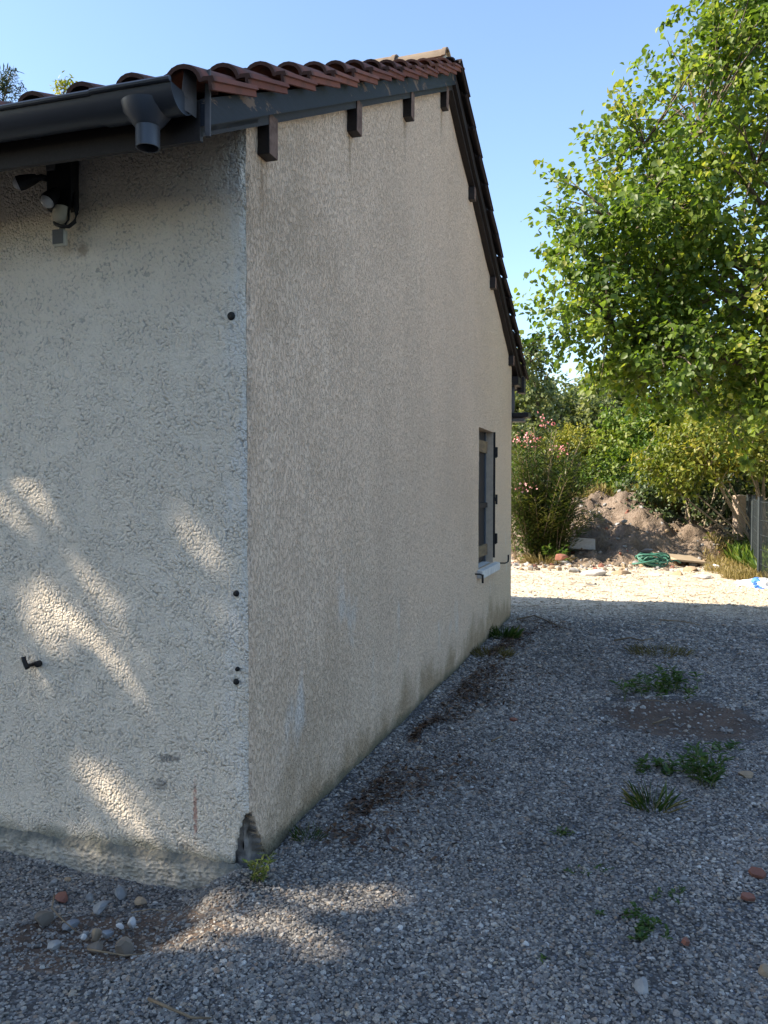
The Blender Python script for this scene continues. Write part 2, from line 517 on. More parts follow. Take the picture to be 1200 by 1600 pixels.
M['black_plastic'] = simple_mat('black_plastic', (0.012, 0.012, 0.014), (0.02, 0.02, 0.022), 12, 0.45, 0.1)
M['lens'] = simple_mat('pale_lens', (0.55, 0.55, 0.55), (0.45, 0.45, 0.46), 12, 0.25, 0.05)
M['cream'] = simple_mat('cream_plastic', (0.55, 0.50, 0.40), (0.45, 0.41, 0.33), 12, 0.5, 0.1)
M['sensor'] = simple_mat('sensor_grey', (0.10, 0.095, 0.09), (0.14, 0.13, 0.12), 12, 0.35, 0.1)


def stone_mat(name, a, b):
    return simple_mat(name, a, b, 16, 0.9, 0.6, 0.006)


M['st_grey'] = stone_mat('stone_grey', (0.22, 0.22, 0.215), (0.34, 0.33, 0.31))
M['st_blue'] = stone_mat('stone_bluegrey', (0.17, 0.18, 0.20), (0.26, 0.27, 0.28))
M['st_brown'] = stone_mat('stone_brown', (0.16, 0.13, 0.10), (0.22, 0.18, 0.14))
M['st_white'] = stone_mat('stone_white', (0.62, 0.60, 0.57), (0.50, 0.48, 0.45))
M['st_tan'] = stone_mat('stone_tan', (0.38, 0.28, 0.18), (0.30, 0.22, 0.14))
M['brick'] = stone_mat('brick_red', (0.26, 0.11, 0.075), (0.20, 0.09, 0.065))
M['slab'] = stone_mat('slab_grey', (0.42, 0.41, 0.40), (0.34, 0.33, 0.32))
M['bark'] = simple_mat('bark', (0.11, 0.085, 0.06), (0.20, 0.16, 0.12), 10, 0.95, 0.8, 0.02, (1, 1, 0.3))
M['bark_pale'] = simple_mat('bark_pale', (0.24, 0.19, 0.13), (0.34, 0.28, 0.20), 12, 0.9, 0.6, 0.01, (1, 1, 0.3))
M['twig'] = simple_mat('dry_twig', (0.17, 0.12, 0.075), (0.26, 0.20, 0.13), 20, 0.9, 0.3)
M['stem_green'] = simple_mat('green_stem', (0.11, 0.14, 0.05), (0.16, 0.17, 0.07), 20, 0.7, 0.2)
M['concrete'] = simple_mat('pillar_concrete', (0.42, 0.33, 0.25), (0.34, 0.26, 0.20), 6, 0.9, 0.5, 0.006)
M['fence_metal'] = simple_mat('fence_metal', (0.028, 0.036, 0.039), (0.04, 0.048, 0.05), 5, 0.55, 0.05, 0.001)
M['hose'] = simple_mat('green_plastic', (0.045, 0.15, 0.105), (0.075, 0.21, 0.155), 6, 0.4, 0.1)
M['bag_white'] = simple_mat('white_plastic', (0.78, 0.78, 0.78), (0.70, 0.71, 0.73), 5, 0.45, 0.2)
M['bag_blue'] = simple_mat('blue_plastic', (0.05, 0.15, 0.50), (0.08, 0.22, 0.60), 5, 0.45, 0.2)
M['plywood'] = simple_mat('weathered_board', (0.46, 0.36, 0.24), (0.36, 0.27, 0.18), 8, 0.85, 0.3, 0.003, (1, 6, 1))

M['leaf_big'] = leaf_mat('leaf_broad', [(0.0, (0.04, 0.075, 0.015)), (0.45, (0.112, 0.170, 0.028)), (0.8, (0.185, 0.235, 0.042)), (1.0, (0.29, 0.28, 0.055))], 0.46)
M['leaf_laurel'] = leaf_mat('leaf_laurel', [(0.0, (0.035, 0.07, 0.01)), (0.5, (0.14, 0.17, 0.022)), (1.0, (0.30, 0.27, 0.05))])
M['leaf_bright'] = leaf_mat('leaf_bright', [(0.0, (0.03, 0.075, 0.012)), (0.5, (0.10, 0.16, 0.022)), (1.0, (0.20, 0.23, 0.04))])
M['leaf_dark'] = leaf_mat('leaf_dark', [(0.0, (0.025, 0.046, 0.018)), (0.5, (0.07, 0.10, 0.036)), (1.0, (0.13, 0.15, 0.06))], 0.3)
M['leaf_olive'] = leaf_mat('leaf_olive', [(0.0, (0.05, 0.075, 0.03)), (0.5, (0.13, 0.16, 0.062)), (1.0, (0.23, 0.24, 0.10))], 0.35)
M['leaf_olean'] = leaf_mat('leaf_oleander', [(0.0, (0.02, 0.042, 0.010)), (0.5, (0.055, 0.085, 0.018)), (1.0, (0.13, 0.13, 0.035))], 0.25)
M['leaf_pine'] = leaf_mat('needle', [(0.0, (0.015, 0.03, 0.012)), (0.6, (0.04, 0.06, 0.022)), (1.0, (0.10, 0.12, 0.04))], 0.15)
M['leaf_weed'] = leaf_mat('leaf_weed', [(0.0, (0.03, 0.07, 0.012)), (0.5, (0.07, 0.13, 0.02)), (1.0, (0.17, 0.19, 0.05))], 0.3)
M['dry'] = leaf_mat('dry_grass', [(0.0, (0.14, 0.12, 0.035)), (0.5, (0.27, 0.21, 0.08)), (1.0, (0.42, 0.34, 0.17))], 0.25)
M['petal'] = leaf_mat('pink_petal', [(0.0, (0.55, 0.16, 0.20)), (0.6, (0.70, 0.28, 0.30)), (1.0, (0.8, 0.5, 0.48))], 0.25, gain=1.1)
M['twig_leaf'] = leaf_mat('straw_scrap', [(0.0, (0.10, 0.07, 0.04)), (0.5, (0.22, 0.16, 0.09)), (1.0, (0.42, 0.34, 0.21))], 0.1)
M['litter'] = leaf_mat('brown_litter', [(0.0, (0.035, 0.02, 0.014)), (0.6, (0.10, 0.055, 0.033)), (1.0, (0.20, 0.12, 0.07))], 0.05)


# ------------------------------------------------------------------ terrain
def fbm(x, y, s, seed=0.0):
    return mnoise.fractal(Vector((x * s + seed, y * s - seed, seed)), 0.9, 2.0, 4)


def sstep(a, b, x):
    t = max(0.0, min(1.0, (x - a) / (b - a)))
    return t * t * (3 - 2 * t)


def ground_z(x, y):
    lx, ly = to_local(x, y)
    z = 0.018 * fbm(x, y, 0.9, 3.1) if abs(x) < 20 and y < 30 else 0.0
    # scraped hollow along the front footing
    pit = sstep(0.12, -0.28, lx) * sstep(-1.25, -0.15, ly) * sstep(0.5, 0.2, ly)
    z -= (0.078 + 0.038 * sstep(-1.1, -0.5, lx)) * pit
    z += 0.01 * fbm(x, y, 5.0, 9.0) if abs(x) < 8 and y < 14 else 0.0
    # little heap against the broken corner
    d = math.hypot(lx + 0.02, (ly + 0.10))
    z += 0.05 * sstep(0.28, 0.0, d)
    return z


def build_ground():
    def axis(f0, f1, step, far):
        a = list(np.arange(f0, f1 + 1e-6, step))
        s, v = step, f1
        while v < far: s *= 1.35; v += s; a.append(v)
        s, v, b = step, f0, []
        while v > -far: s *= 1.35; v -= s; b.append(v)
        return np.array(b[::-1] + a)
    xs, ys = axis(-2.2, 6.6, 0.075, 400), axis(1.6, 15, 0.075, 400)
    V = [(x, y, ground_z(x, y)) for y in ys for x in xs]
    nx, ny = len(xs), len(ys)
    i = np.arange(nx * ny).reshape(ny, nx)
    Q = np.stack([i[:-1, :-1], i[:-1, 1:], i[1:, 1:], i[1:, :-1]], -1).reshape(-1, 4)
    o = np_mesh('ground', V, Q, M['ground'], smooth=True)
    return tag(o, kind='structure', label='grey gravel drive turning to pale sandy gravel beyond the house')


build_ground()


def mound_h(x, y):
    u = (x - 5.4) / 4.2
    v = (y - 20.3) / 4.6
    r = math.sqrt(u * u + v * v)
    h = 1.16 * (1 - sstep(0.12, 1.0, r))
    h *= 1 + 0.22 * fbm(x, y, 0.55, 5.0)
    h += 0.28 * fbm(x, y, 1.3, 8.0) * sstep(1.05, 0.7, r) + 0.16 * fbm(x, y, 3.6, 2.0) * sstep(1.05, 0.8, r)
    return h - 0.06 * sstep(0.85, 1.1, r)


def build_mound():
    xs = np.arange(1.0, 10.01, 0.07); ys = np.arange(15.4, 25.2, 0.07)
    V = [(x, y, mound_h(x, y)) for y in ys for x in xs]
    nx, ny = len(xs), len(ys)
    i = np.arange(nx * ny).reshape(ny, nx)
    Q = np.stack([i[:-1, :-1], i[:-1, 1:], i[1:, 1:], i[1:, :-1]], -1).reshape(-1, 4)
    t = NT('mound_earth')
    co = t.coord()
    n = t.noise(co, 3.0, 6, 0.65); n2 = t.noise(co, 14, 5, 0.6)
    col = t.mix(t.ss(n, 0.35, 0.65), (0.185, 0.14, 0.105), (0.29, 0.225, 0.172))
    col = t.mix(t.math('MULTIPLY', t.ss(n2, 0.55, 0.7), 0.45), col, (0.38, 0.30, 0.22))
    col = t.mix(t.math('MULTIPLY', t.ss(n2, 0.45, 0.3), 0.5), col, (0.13, 0.09, 0.06))
    m = t.done(col, 0.95, t.math('ADD', n2, t.noise(co, 40, 4)), 1.0, 0.05, spec=0.1)
    o = np_mesh('earth_mound', V, Q, m, smooth=True)
    return tag(o, kind='structure', label='heap of bare brown earth at the end of the drive')


build_mound()


# ------------------------------------------------------------------ the house
W, L = 6.66, 7.0                      # gable width, built length
SL = 0.496                            # roof slope
ANG = math.atan(SL)
RIDGE = W / 2
Z_WALL = 2.905                        # top of the front wall, under the soffit
EAVE_Y = -0.435


def soffit_z(y):
    yy = y if y < RIDGE else W - y
    return Z_WALL + yy * SL


house = empty('house', (CX, CY, 0), -TH)
tag(house, 'rough-cast cream house with terracotta roof and dark timber verge', 'house')


def wall_disp(P):
    return (mnoise.noise(Vector(P) * 1.3) * 0.006 + mnoise.noise(Vector(P) * 9.0) * 0.0022 + mnoise.noise(Vector(P) * 45.0) * 0.0022)


def lines(dense):
    """dense: list of (until, step)"""
    out, v = [0.0], 0.0
    for until, step in dense:
        n = max(1, round((until - v) / step))
        out += [v + (until - v) * (k + 1) / n for k in range(n)]
        v = until
    return out


ZB = -0.25
zl = [ZB + a for a in lines([(0.25, 0.05), (0.52, 0.011), (Z_WALL - ZB, 0.028)])]
# the window opening needs its own lines
WY0, WY1, WZ0, WZ1 = 4.69, 5.465, 0.745, 2.075
zl = sorted(set([round(z, 5) for z in zl if min(abs(z - WZ0), abs(z - WZ1)) > 0.012] + [WZ0, WZ1]))


def wedge(s, z, gable):
    """how far a point lies inside the broken arris"""
    n = 0.25 * mnoise.noise(Vector((s * 30, z * 30, 3.0)))
    top = 0.215
    if z > top: return 0.0
    wdt = (0.016 + 0.13 * ((top - z) / top) ** 1.2) if gable else (0.014 + 0.056 * ((top - z) / top) ** 0.8)
    d = 1.0 - abs(s) / (wdt * (1 + n))
    return sstep(0.0, 0.16, d) * sstep(top, top - 0.03, z)


def arris(z):
    c = mnoise.fractal(Vector((0.3, 0.7, z * 9.0)), 0.9, 2.0, 4)
    return 0.006 + 0.005 * c + 0.010 * max(0.0, c - 0.25)


def build_front():
    ss = [-a for a in lines([(0.16, 0.011), (1.6, 0.03), (L, 0.3)])]
    V, fm = [], []
    for s in ss:
        for z in zl:
            d = wall_disp((s, 0, z)); w = wedge(s, z, False)
            k = 0.045 + 0.012 * mnoise.noise(Vector((s * 25, z * 25, 0)))
            rnd = arris(z) * sstep(0.03, 0.0, -s)
            V.append((s - k * w - rnd, -d + k * 0.9 * w + rnd, z))
    nz = len(zl); f, mi = [], []
    for i in range(len(ss) - 1):
        for j in range(nz - 1):
            f.append((i * nz + j, i * nz + j + 1, (i + 1) * nz + j + 1, (i + 1) * nz + j))
            mi.append(1 if wedge((ss[i] + ss[i + 1]) / 2, (zl[j] + zl[j + 1]) / 2, False) > 0.35 else 0)
    me = bpy.data.meshes.new('front_wall')
    me.from_pydata(V, [], f)
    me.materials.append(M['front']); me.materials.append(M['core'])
    me.polygons.foreach_set('material_index', mi)
    me.polygons.foreach_set('use_smooth', [True] * len(f))
    return link('front_wall', me, house)


def build_gable():
    ss = lines([(0.24, 0.011), (0.6, 0.03), (2.0, 0.06), (WY0, 0.12), (WY1, 0.11), (W, 0.12)])
    zt = [k / 40 for k in range(1, 41)]
    V = []
    for s in ss:
        for z in zl + [None] * len(zt):
            pass
        col = list(zl) + [Z_WALL + (soffit_z(s) - Z_WALL) * v for v in zt]
        for z in col:
            d = wall_disp((0, s, z)); w = wedge(s, z, True)
            k = 0.045 + 0.012 * mnoise.noise(Vector((s * 25, z * 25, 7)))
            rnd = arris(z) * sstep(0.03, 0.0, s)
            V.append((d - k * w - rnd, s + k * 0.9 * w * sstep(0.16, 0.0, s) + rnd, z))
    nz = len(zl) + len(zt); f, mi = [], []
    for i in range(len(ss) - 1):
        for j in range(nz - 1):
            if ss[i] > WY0 - 1e-4 and ss[i + 1] < WY1 + 1e-4 and j + 1 < len(zl) and zl[j] > WZ0 - 1e-4 and zl[j + 1] < WZ1 + 1e-4:
                continue
            if j >= len(zl) - 1 and (i == 0 or i == len(ss) - 2) and j > len(zl) + 2 and False:
                continue
            f.append((i * nz + j, (i + 1) * nz + j, (i + 1) * nz + j + 1, i * nz + j + 1))
            zc = (zl[j] + zl[j + 1]) / 2 if j + 1 < len(zl) else 9
            mi.append(1 if wedge((ss[i] + ss[i + 1]) / 2, zc, True) > 0.35 else 0)
    me = bpy.data.meshes.new('gable_wall')
    me.from_pydata(V, [], f)
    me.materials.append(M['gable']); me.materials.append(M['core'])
    me.polygons.foreach_set('material_index', mi)
    me.polygons.foreach_set('use_smooth', [True] * len(f))
    return link('gable_wall', me, house)


front_wall = build_front()
gable_wall = build_gable()
b = MB()
b.add([(0, W, ZB), (-L, W, ZB), (-L, W, Z_WALL), (0, W, Z_WALL)], [(0, 1, 2, 3)])
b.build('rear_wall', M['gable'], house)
b = MB()
b.add([(-L, 0, ZB), (-L, W, ZB), (-L, W, Z_WALL), (-L, RIDGE, Z_WALL + RIDGE * SL), (-L, 0, Z_WALL)], [(0, 1, 2, 3, 4)])
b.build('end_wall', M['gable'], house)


def build_plinth():
    xs = [-0.035 - a for a in lines([(1.8, 0.012), (L - 0.1, 0.25)])]
    V, f = [], []
    for i, x in enumerate(xs):
        top = 0.0 + 0.016 * fbm(x, 0, 7.0, 1.0) + 0.006 * mnoise.noise(Vector((x * 55, 0, 0))) - 0.012 * sstep(-0.3, -0.05, x)
        pr = 0.032 + 0.010 * fbm(x, 1, 4.0, 2.0)
        for (y, z) in ((0.01, top + 0.014), (-pr * 0.55, top + 0.006), (-pr, top - 0.012), (-pr - 0.004 * fbm(x, 3, 9, 1), top - 0.055), (-pr - 0.006, -0.11), (-pr - 0.012, -0.3)):
            V.append((x, y + 0.009 * mnoise.noise(Vector((x * 34, z * 40, 0))), z + 0.008 * mnoise.noise(Vector((x * 30, y * 50, 4)))))
    n = 6
    for i in range(len(xs) - 1):
        for j in range(n - 1):
            f.append((i * n + j, i * n + j + 1, (i + 1) * n + j + 1, (i + 1) * n + j))
    f.append(tuple(range(n)))
    b = MB(); b.add(V, f)
    return b.build('plinth', M['plinth'], house, smooth=True)


build_plinth()

# --- dark bumps standing for the shade inside anchor holes of the front wall
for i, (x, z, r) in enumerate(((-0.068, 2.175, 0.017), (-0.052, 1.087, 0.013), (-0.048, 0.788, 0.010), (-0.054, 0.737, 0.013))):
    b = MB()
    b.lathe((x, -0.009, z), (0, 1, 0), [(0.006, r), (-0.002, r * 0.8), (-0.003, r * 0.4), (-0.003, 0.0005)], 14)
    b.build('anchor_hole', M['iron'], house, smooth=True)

# --- soffit, fascia, barge boards, purlins
for k in range(4):
    y0 = -0.415 + k * 0.105
    y1 = y0 + 0.1
    b = MB()
    dz = 0.018
    b.add([(-L, y0, soffit_z(y0) + .002), (0.05, y0, soffit_z(y0) + .002), (0.05, y1, soffit_z(y1) + .002), (-L, y1, soffit_z(y1) + .002),
           (-L, y0, soffit_z(y0) + dz), (0.05, y0, soffit_z(y0) + dz), (0.05, y1, soffit_z(y1) + dz), (-L, y1, soffit_z(y1) + dz)],
          [(0, 3, 2, 1), (4, 5, 6, 7), (0, 1, 5, 4), (1, 2, 6, 5), (2, 3, 7, 6), (3, 0, 4, 7)])
    b.build('soffit_board', M['wood_dark'], house)
b = MB(); b.box((-L, -0.438, 2.665), (0.05, -0.418, 2.80)); b.build('fascia_board', M['wood_dark'], house)
# trim plate closing the end of the barge board
b = MB(); b.box((0.074, -0.447, 2.672), (0.094, -0.439, 2.890), 0.002); b.build('end_plate', M['flash'], house, bevel=0.001)
b = MB()
b.add([(0.045, -0.45, 2.90), (0.03, -0.50, 2.885), (0.025, -0.512, 2.79), (0.043, -0.45, 2.775)], [(0, 1, 2, 3)])
b.add([(0.046, -0.45, 2.80), (0.018, -0.53, 2.795), (0.024, -0.52, 2.745), (0.044, -0.45, 2.735)], [(0, 1, 2, 3)])
o = b.build('flashing', M['flash'], house)
md = o.modifiers.new('thick', 'SOLIDIFY'); md.thickness = 0.002


def barge(sgn):
    """board along the verge; sgn 1 = front slope, -1 = rear"""
    b = MB()
    ye = EAVE_Y
    x0, x1 = 0.050, 0.078
    n = 14
    V = []
    for k in range(n + 1):
        y = ye + (RIDGE - ye) * k / n
        zb = 2.713 + (y - ye) * SL + 0.003 * mnoise.noise(Vector((y * 3, sgn, 0)))
        zt = 2.803 + (y - ye) * SL + 0.003 * mnoise.noise(Vector((y * 2.3, sgn, 5)))
        yy = y if sgn > 0 else W - y
        yy += 0.0 if k < n else -0.002 * sgn
        V += [(x0, yy, zb), (x1, yy, zb), (x1, yy, zt), (x0, yy, zt)]
    F = []
    for k in range(n):
        for j in range(4):
            a, c = k * 4 + j, k * 4 + (j + 1) % 4
            F.append((a, c, c + 4, a + 4))
    F += [(0, 1, 2, 3), (n * 4, n * 4 + 1, n * 4 + 2, n * 4 + 3)]
    b.add(V, F)
    return b.build('barge_board', M['barge'] if sgn > 0 else M['wood_dark'], house)


barge(1); barge(-1)
# inner verge strip between barge and wall (both slopes)
for sgn in (1, -1):
    b = MB()
    for (ya, yb) in ((EAVE_Y, RIDGE),):
        za, zb = soffit_z(ya) - 0.012, soffit_z(yb) - 0.012
        Y = (ya, yb) if sgn > 0 else (W - ya, W - yb)
        b.add([(-0.03, Y[0], za), (0.05, Y[0], za), (0.05, Y[1], zb), (-0.03, Y[1], zb), (-0.03, Y[0], za + .1), (0.05, Y[0], za + .1), (0.05, Y[1], zb + .1), (-0.03, Y[1], zb + .1)],
              [(0, 3, 2, 1), (4, 5, 6, 7), (0, 1, 5, 4), (1, 2, 6, 5), (2, 3, 7, 6), (3, 0, 4, 7)])
    b.build('verge_batten', M['wood_dark'], house)

for i, y in enumerate((0.135, 1.17, 2.20, RIDGE - 0.14, 4.22, 5.27, 6.46)):
    zt = soffit_z(y) + 0.0
    w = 0.08 if i != 3 else 0.075
    b = MB()
    dep = 0.145 if i < 4 else 0.11
    px = (0.052, 0.056, 0.056, 0.05, 0.055, 0.055, 0.055)[i]
    b.box((-0.2, y - w / 2, zt - dep), (px, y + w / 2, zt + 0.02 if i not in (4, 5, 6) else zt + 0.0), 0.002)
    o = b.build('purlin', M['wood_dark'], house, bevel=0.004)
    o.data.materials.append(M['wood_end'])
    for p in o.data.polygons:
        if p.normal.x > 0.7: p.material_index = 1

# rear box end and down pipe at the far eave
b = MB(); b.box((-L, W + 0.02, 2.70), (0.075, W + 0.43, 2.80)); b.build('rear_soffit', M['wood_dark'], house)
b = MB(); b.box((0.02, W + 0.30, 2.64), (0.10, W + 0.46, 2.83), 0.004); b.build('rear_eave_end', M['wood_dark'], house, bevel=0.004)
b = MB(); b.tube([(-0.02, W + 0.10, 2.7), (-0.015, W + 0.09, 2.45), (-0.05, W + 0.07, 2.2), (-0.05, W + 0.07, 0.1)], 0.04, 10)
b.build('down_pipe', M['flash'], house, smooth=True)

# --- roof deck under the tiles
b = MB()
for sgn in (1, -1):
    ya, yb = EAVE_Y + 0.01, RIDGE
    za, zb = 2.785, 2.785 + (RIDGE - EAVE_Y - 0.01) * SL
    Y = (ya, yb) if sgn > 0 else (W - ya, W - yb)
    b.add([(-L, Y[0], za), (0.045, Y[0], za), (0.045, Y[1], zb), (-L, Y[1], zb)], [(0, 1, 2, 3)])
b.build('roof_deck', M['wood_dark'], house)


# --- tiles
def tile_mesh(name, verge, mirror=False, mat='tile'):
    R = 0.066
    top = [(-0.165, 0.004), (-0.145, -0.006), (-0.11, -0.008), (-0.082, 0.0)]
    n = 9
    for k in range(n + 1):
        a = math.pi * (1 - k / n)
        top.append((R * math.cos(a) + 0.0, max(0.0, R * 0.78 * math.sin(a)) + 0.006))
    if verge:
        top += [(0.072, 0.012), (0.108, 0.010), (0.112, -0.006), (0.100, -0.008), (0.100, -0.030)]
    th = 0.013
    # offset profile underneath
    bot = []
    for i, p in enumerate(top):
        a = Vector(top[max(i - 1, 0)]); c = Vector(top[min(i + 1, len(top) - 1)])
        d = (c - a).normalized(); nn = Vector((d.y, -d.x))
        bot.append((p[0] + nn.x * th, p[1] + nn.y * th))
    LEN = 0.36
    sgn = -1 if mirror else 1
    V, F = [], []
    m = len(top)
    rings = ((0.0, 1.0), (0.004, 1.02), (LEN, 0.90))
    for (y, s) in rings:
        for (x, z) in top + bot:
            V.append((sgn * (x * (s if abs(x) < 0.07 else 1)), y, z * s))
    k2 = 2 * m
    for r in range(2):
        o = r * k2
        for i in range(m - 1):
            F.append((o + i, o + i + 1, o + k2 + i + 1, o + k2 + i))
            F.append((o + m + i, o + k2 + m + i, o + k2 + m + i + 1, o + m + i + 1))
        F.append((o, o + k2, o + k2 + m, o + m))
        F.append((o + m - 1, o + 2 * m - 1, o + k2 + 2 * m - 1, o + k2 + m - 1))
    for o in (0, 2 * k2):
        for i in range(m - 1):
            F.append((o + i, o + m + i, o + m + i + 1, o + i + 1))
    me = bpy.data.meshes.new(name)
    me.from_pydata(V, [], F)
    bm = bmesh.new(); bm.from_mesh(me); bmesh.ops.recalc_face_normals(bm, faces=bm.faces); bm.to_mesh(me); bm.free()
    me.materials.append(M[mat])
    me.polygons.foreach_set('use_smooth', [True] * len(me.polygons))
    return me


def shade_sharp(me, ang=0.6):
    bm = bmesh.new(); bm.from_mesh(me)
    for e in bm.edges:
        e.smooth = not (len(e.link_faces) == 2 and e.calc_face_angle(0) > ang)
    bm.to_mesh(me); bm.free()


T_FIELD, T_VERGE, T_VERGE_R = tile_mesh('roof_tile', False), tile_mesh('verge_tile', True), tile_mesh('verge_tile', True, True, 'tile_dark')
T_FIELD_R = tile_mesh('roof_tile', False, True)
for m_ in (T_FIELD, T_VERGE, T_VERGE_R, T_FIELD_R): shade_sharp(m_)
PITCH_T = 0.275
NC = 14


def deck_z(y):
    return 2.803 + (y - EAVE_Y) * SL


def tile_mat4(col, row, rear=False):
    jy, jz = random.uniform(-.008, .008), random.uniform(0, .006)
    y = -0.50 + row * PITCH_T + jy
    z = deck_z(y) + 0.055 + jz
    x = 0.026 - 0.2 * col + random.uniform(-.004, .004)
    a = ANG - 0.115 + random.uniform(-.012, .012)
    if not rear:
        return (x, y, z), (a, random.uniform(-.02, .02), random.uniform(-.025, .025))
    return (x, W - y, z), (a, random.uniform(-.02, .02), math.pi + random.uniform(-.02, .02))


from mathutils import Euler
rest = MB()
for row in range(NC):
    for col in range(int(L / 0.2)):
        loc, rot = tile_mat4(col, row)
        me = T_VERGE if col == 0 else T_FIELD
        if col < 11:
            link('verge_tile' if col == 0 else 'roof_tile', me, house, loc, rot)
        else:
            mt = Matrix.Translation(loc) @ Euler(rot).to_matrix().to_4x4()
            rest.add([mt @ v.co for v in me.vertices], [tuple(p.vertices) for p in me.polygons])
o = rest.build('roof_tile_field', M['tile'], house, smooth=False); o['kind'] = 'stuff'
rest = MB()
for row in range(NC):
    for col in range(int(L / 0.2)):
        loc, rot = tile_mat4(col, row, True)
        if col == 0:
            link('verge_tile', T_VERGE_R, house, loc, rot)
        else:
            mt = Matrix.Translation(loc) @ Euler(rot).to_matrix().to_4x4()
            rest.add([mt @ v.co for v in T_FIELD_R.vertices], [tuple(p.vertices) for p in T_FIELD_R.polygons])
o = rest.build('rear_tile_field', M['tile'], house); o['kind'] = 'stuff'

zr = deck_z(RIDGE) + 0.005


def ridge_mesh():
    b = MB(); n = 12; R = 0.115
    V = []
    for (x, s) in ((0.0, 1.0), (-0.03, 1.0), (-0.031, 0.93), (-0.44, 0.88)):
        for rr in (R, R - 0.014):
            for k in range(n + 1):
                a = math.pi * (k / n) * 0.94 + math.pi * 0.03
                V.append((x, rr * s * math.cos(a) * 1.15, rr * s * math.sin(a)))
    m = n + 1
    F = []
    for r in range(3):
        o = r * 2 * m
        for i in range(n):
            F.append((o + i, o + i + 1, o + 2 * m + i + 1, o + 2 * m + i))
            F.append((o + m + i, o + 3 * m + i, o + 3 * m + i + 1, o + m + i + 1))
        F.append((o, o + 2 * m, o + 3 * m, o + m)); F.append((o + n, o + m + n, o + 3 * m + n, o + 2 * m + n))
    for o in (0, 6 * m):
        for i in range(n): F.append((o + i, o + m + i, o + m + i + 1, o + i + 1))
    b.add(V, F)
    o = b.build('ridge_tile', M['ridge'], house, smooth=True)
    shade_sharp(o.data)
    return o


r0 = ridge_mesh()
for k in range(17):
    o = r0 if k == 0 else r0.copy()
    if k: COL.objects.link(o)
    o.location = (0.025 - 0.4 * k, RIDGE + random.uniform(-.004, .004), zr + 0.065 + random.uniform(0, .008))
    o.rotation_euler = (0, random.uniform(-.01, .02), random.uniform(-.01, .01))
b = MB()
b.lathe((0.0, RIDGE, zr + 0.03), (1, 0, 0), [(-0.12, 0.112), (0.0, 0.112), (0.016, 0.09), (0.02, 0.0005)], 14)
b.build('ridge_mortar', M['ridge'], house, smooth=True)


# --- gutter
def gutter():
    g = None
    R, yc, zc = 0.070, -0.518, 2.797

    def trough(x0, x1, R, name, mat, parent, capx=None):
        b = MB(); n = 16
        V = []
        for x in (x0, x1):
            for rr in (R, R - 0.004):
                for k in range(n + 1):
                    a = math.pi + math.pi * k / n
                    V.append((x, yc + rr * math.cos(a), zc + rr * math.sin(a)))
        m = n + 1; F = []
        for i in range(n):
            F.append((i, i + 1, 2 * m + i + 1, 2 * m + i)); F.append((m + i, 3 * m + i, 3 * m + i + 1, m + i + 1))
            F.append((i, m + i, m + i + 1, i + 1)); F.append((2 * m + i, 2 * m + i + 1, 3 * m + i + 1, 3 * m + i))
        F.append((0, 2 * m, 3 * m, m)); F.append((n, m + n, 3 * m + n, 2 * m + n))
        b.add(V, F)
        # rolled bead on the front lip
        b.tube([(x0, yc - R - 0.004, zc + 0.002), (x1, yc - R - 0.004, zc + 0.002)], 0.009, 8)
        if capx is not None:
            cv = [(capx, yc + (R - .002) * math.cos(math.pi + math.pi * k / n), zc + (R - .002) * math.sin(math.pi + math.pi * k / n)) for k in range(n + 1)]
            cv += [(capx - 0.004, y, z) for (x, y, z) in cv]
            b.add(cv, [tuple(range(m)), tuple(reversed(range(m, 2 * m)))] + [(i, i + 1, m + i + 1, m + i) for i in range(n)])
        o = b.build(name, mat, parent, smooth=True)
        shade_sharp(o.data)
        return o
    g = trough(-L, -0.03, R, 'gutter', M['gutter'], house)
    s = trough(-0.262, 0.036, R + 0.006, 'gutter_outlet', M['gutter'], g, capx=0.03)
    b = MB()
    b.lathe((-0.096, yc - 0.004, zc), (0, 0, -1), [(0.035, 0.086), (0.060, 0.078), (0.085, 0.060), (0.098, 0.047), (0.102, 0.044), (0.104, 0.040), (0.172, 0.0395), (0.172, 0.0355), (0.06, 0.034)], 24)
    o = b.build('spigot', M['outlet'], g, smooth=True)
    shade_sharp(o.data, 0.5)
    for x in (-0.6, -1.2, -1.8):
        b = MB(); n = 12
        b.tube([(x, yc + (R + .003) * math.cos(math.pi + math.pi * k / n), zc + (R + .003) * math.sin(math.pi + math.pi * k / n)) for k in range(n + 1)], 0.004, 5)
        # brackets sit behind the trough, towards the fascia
        b2 = MB(); b2.box((x - 0.012, yc + R, zc - 0.05), (x + 0.012, yc + R + 0.004, zc + 0.02))
        b2.build('gutter_bracket', M['gutter'], g)


gutter()

# --- window in the gable
win = MB()
D = 0.105
win.add([(0.0, WY0, WZ0), (-D, WY0, WZ0), (-D, WY0, WZ1), (0.0, WY0, WZ1)], [(0, 1, 2, 3)])
win.add([(0.0, WY1, WZ0), (-D, WY1, WZ0), (-D, WY1, WZ1), (0.0, WY1, WZ1)], [(3, 2, 1, 0)])
win.add([(0.0, WY0, WZ1), (-D, WY0, WZ1), (-D, WY1, WZ1), (0.0, WY1, WZ1)], [(0, 1, 2, 3)])
win.add([(0.0, WY0, WZ0), (-D, WY0, WZ0), (-D, WY1, WZ0), (0.0, WY1, WZ0)], [(3, 2, 1, 0)])
win.add([(-D - .03, WY0 - .1, WZ0 - .1), (-D - .03, WY1 + .1, WZ0 - .1), (-D - .03, WY1 + .1, WZ1 + .1), (-D - .03, WY0 - .1, WZ1 + .1)], [(0, 1, 2, 3)])
window = win.build('window', M['reveal'], house)
npl = 7
pw = (WY1 - WY0 - 0.06) / npl
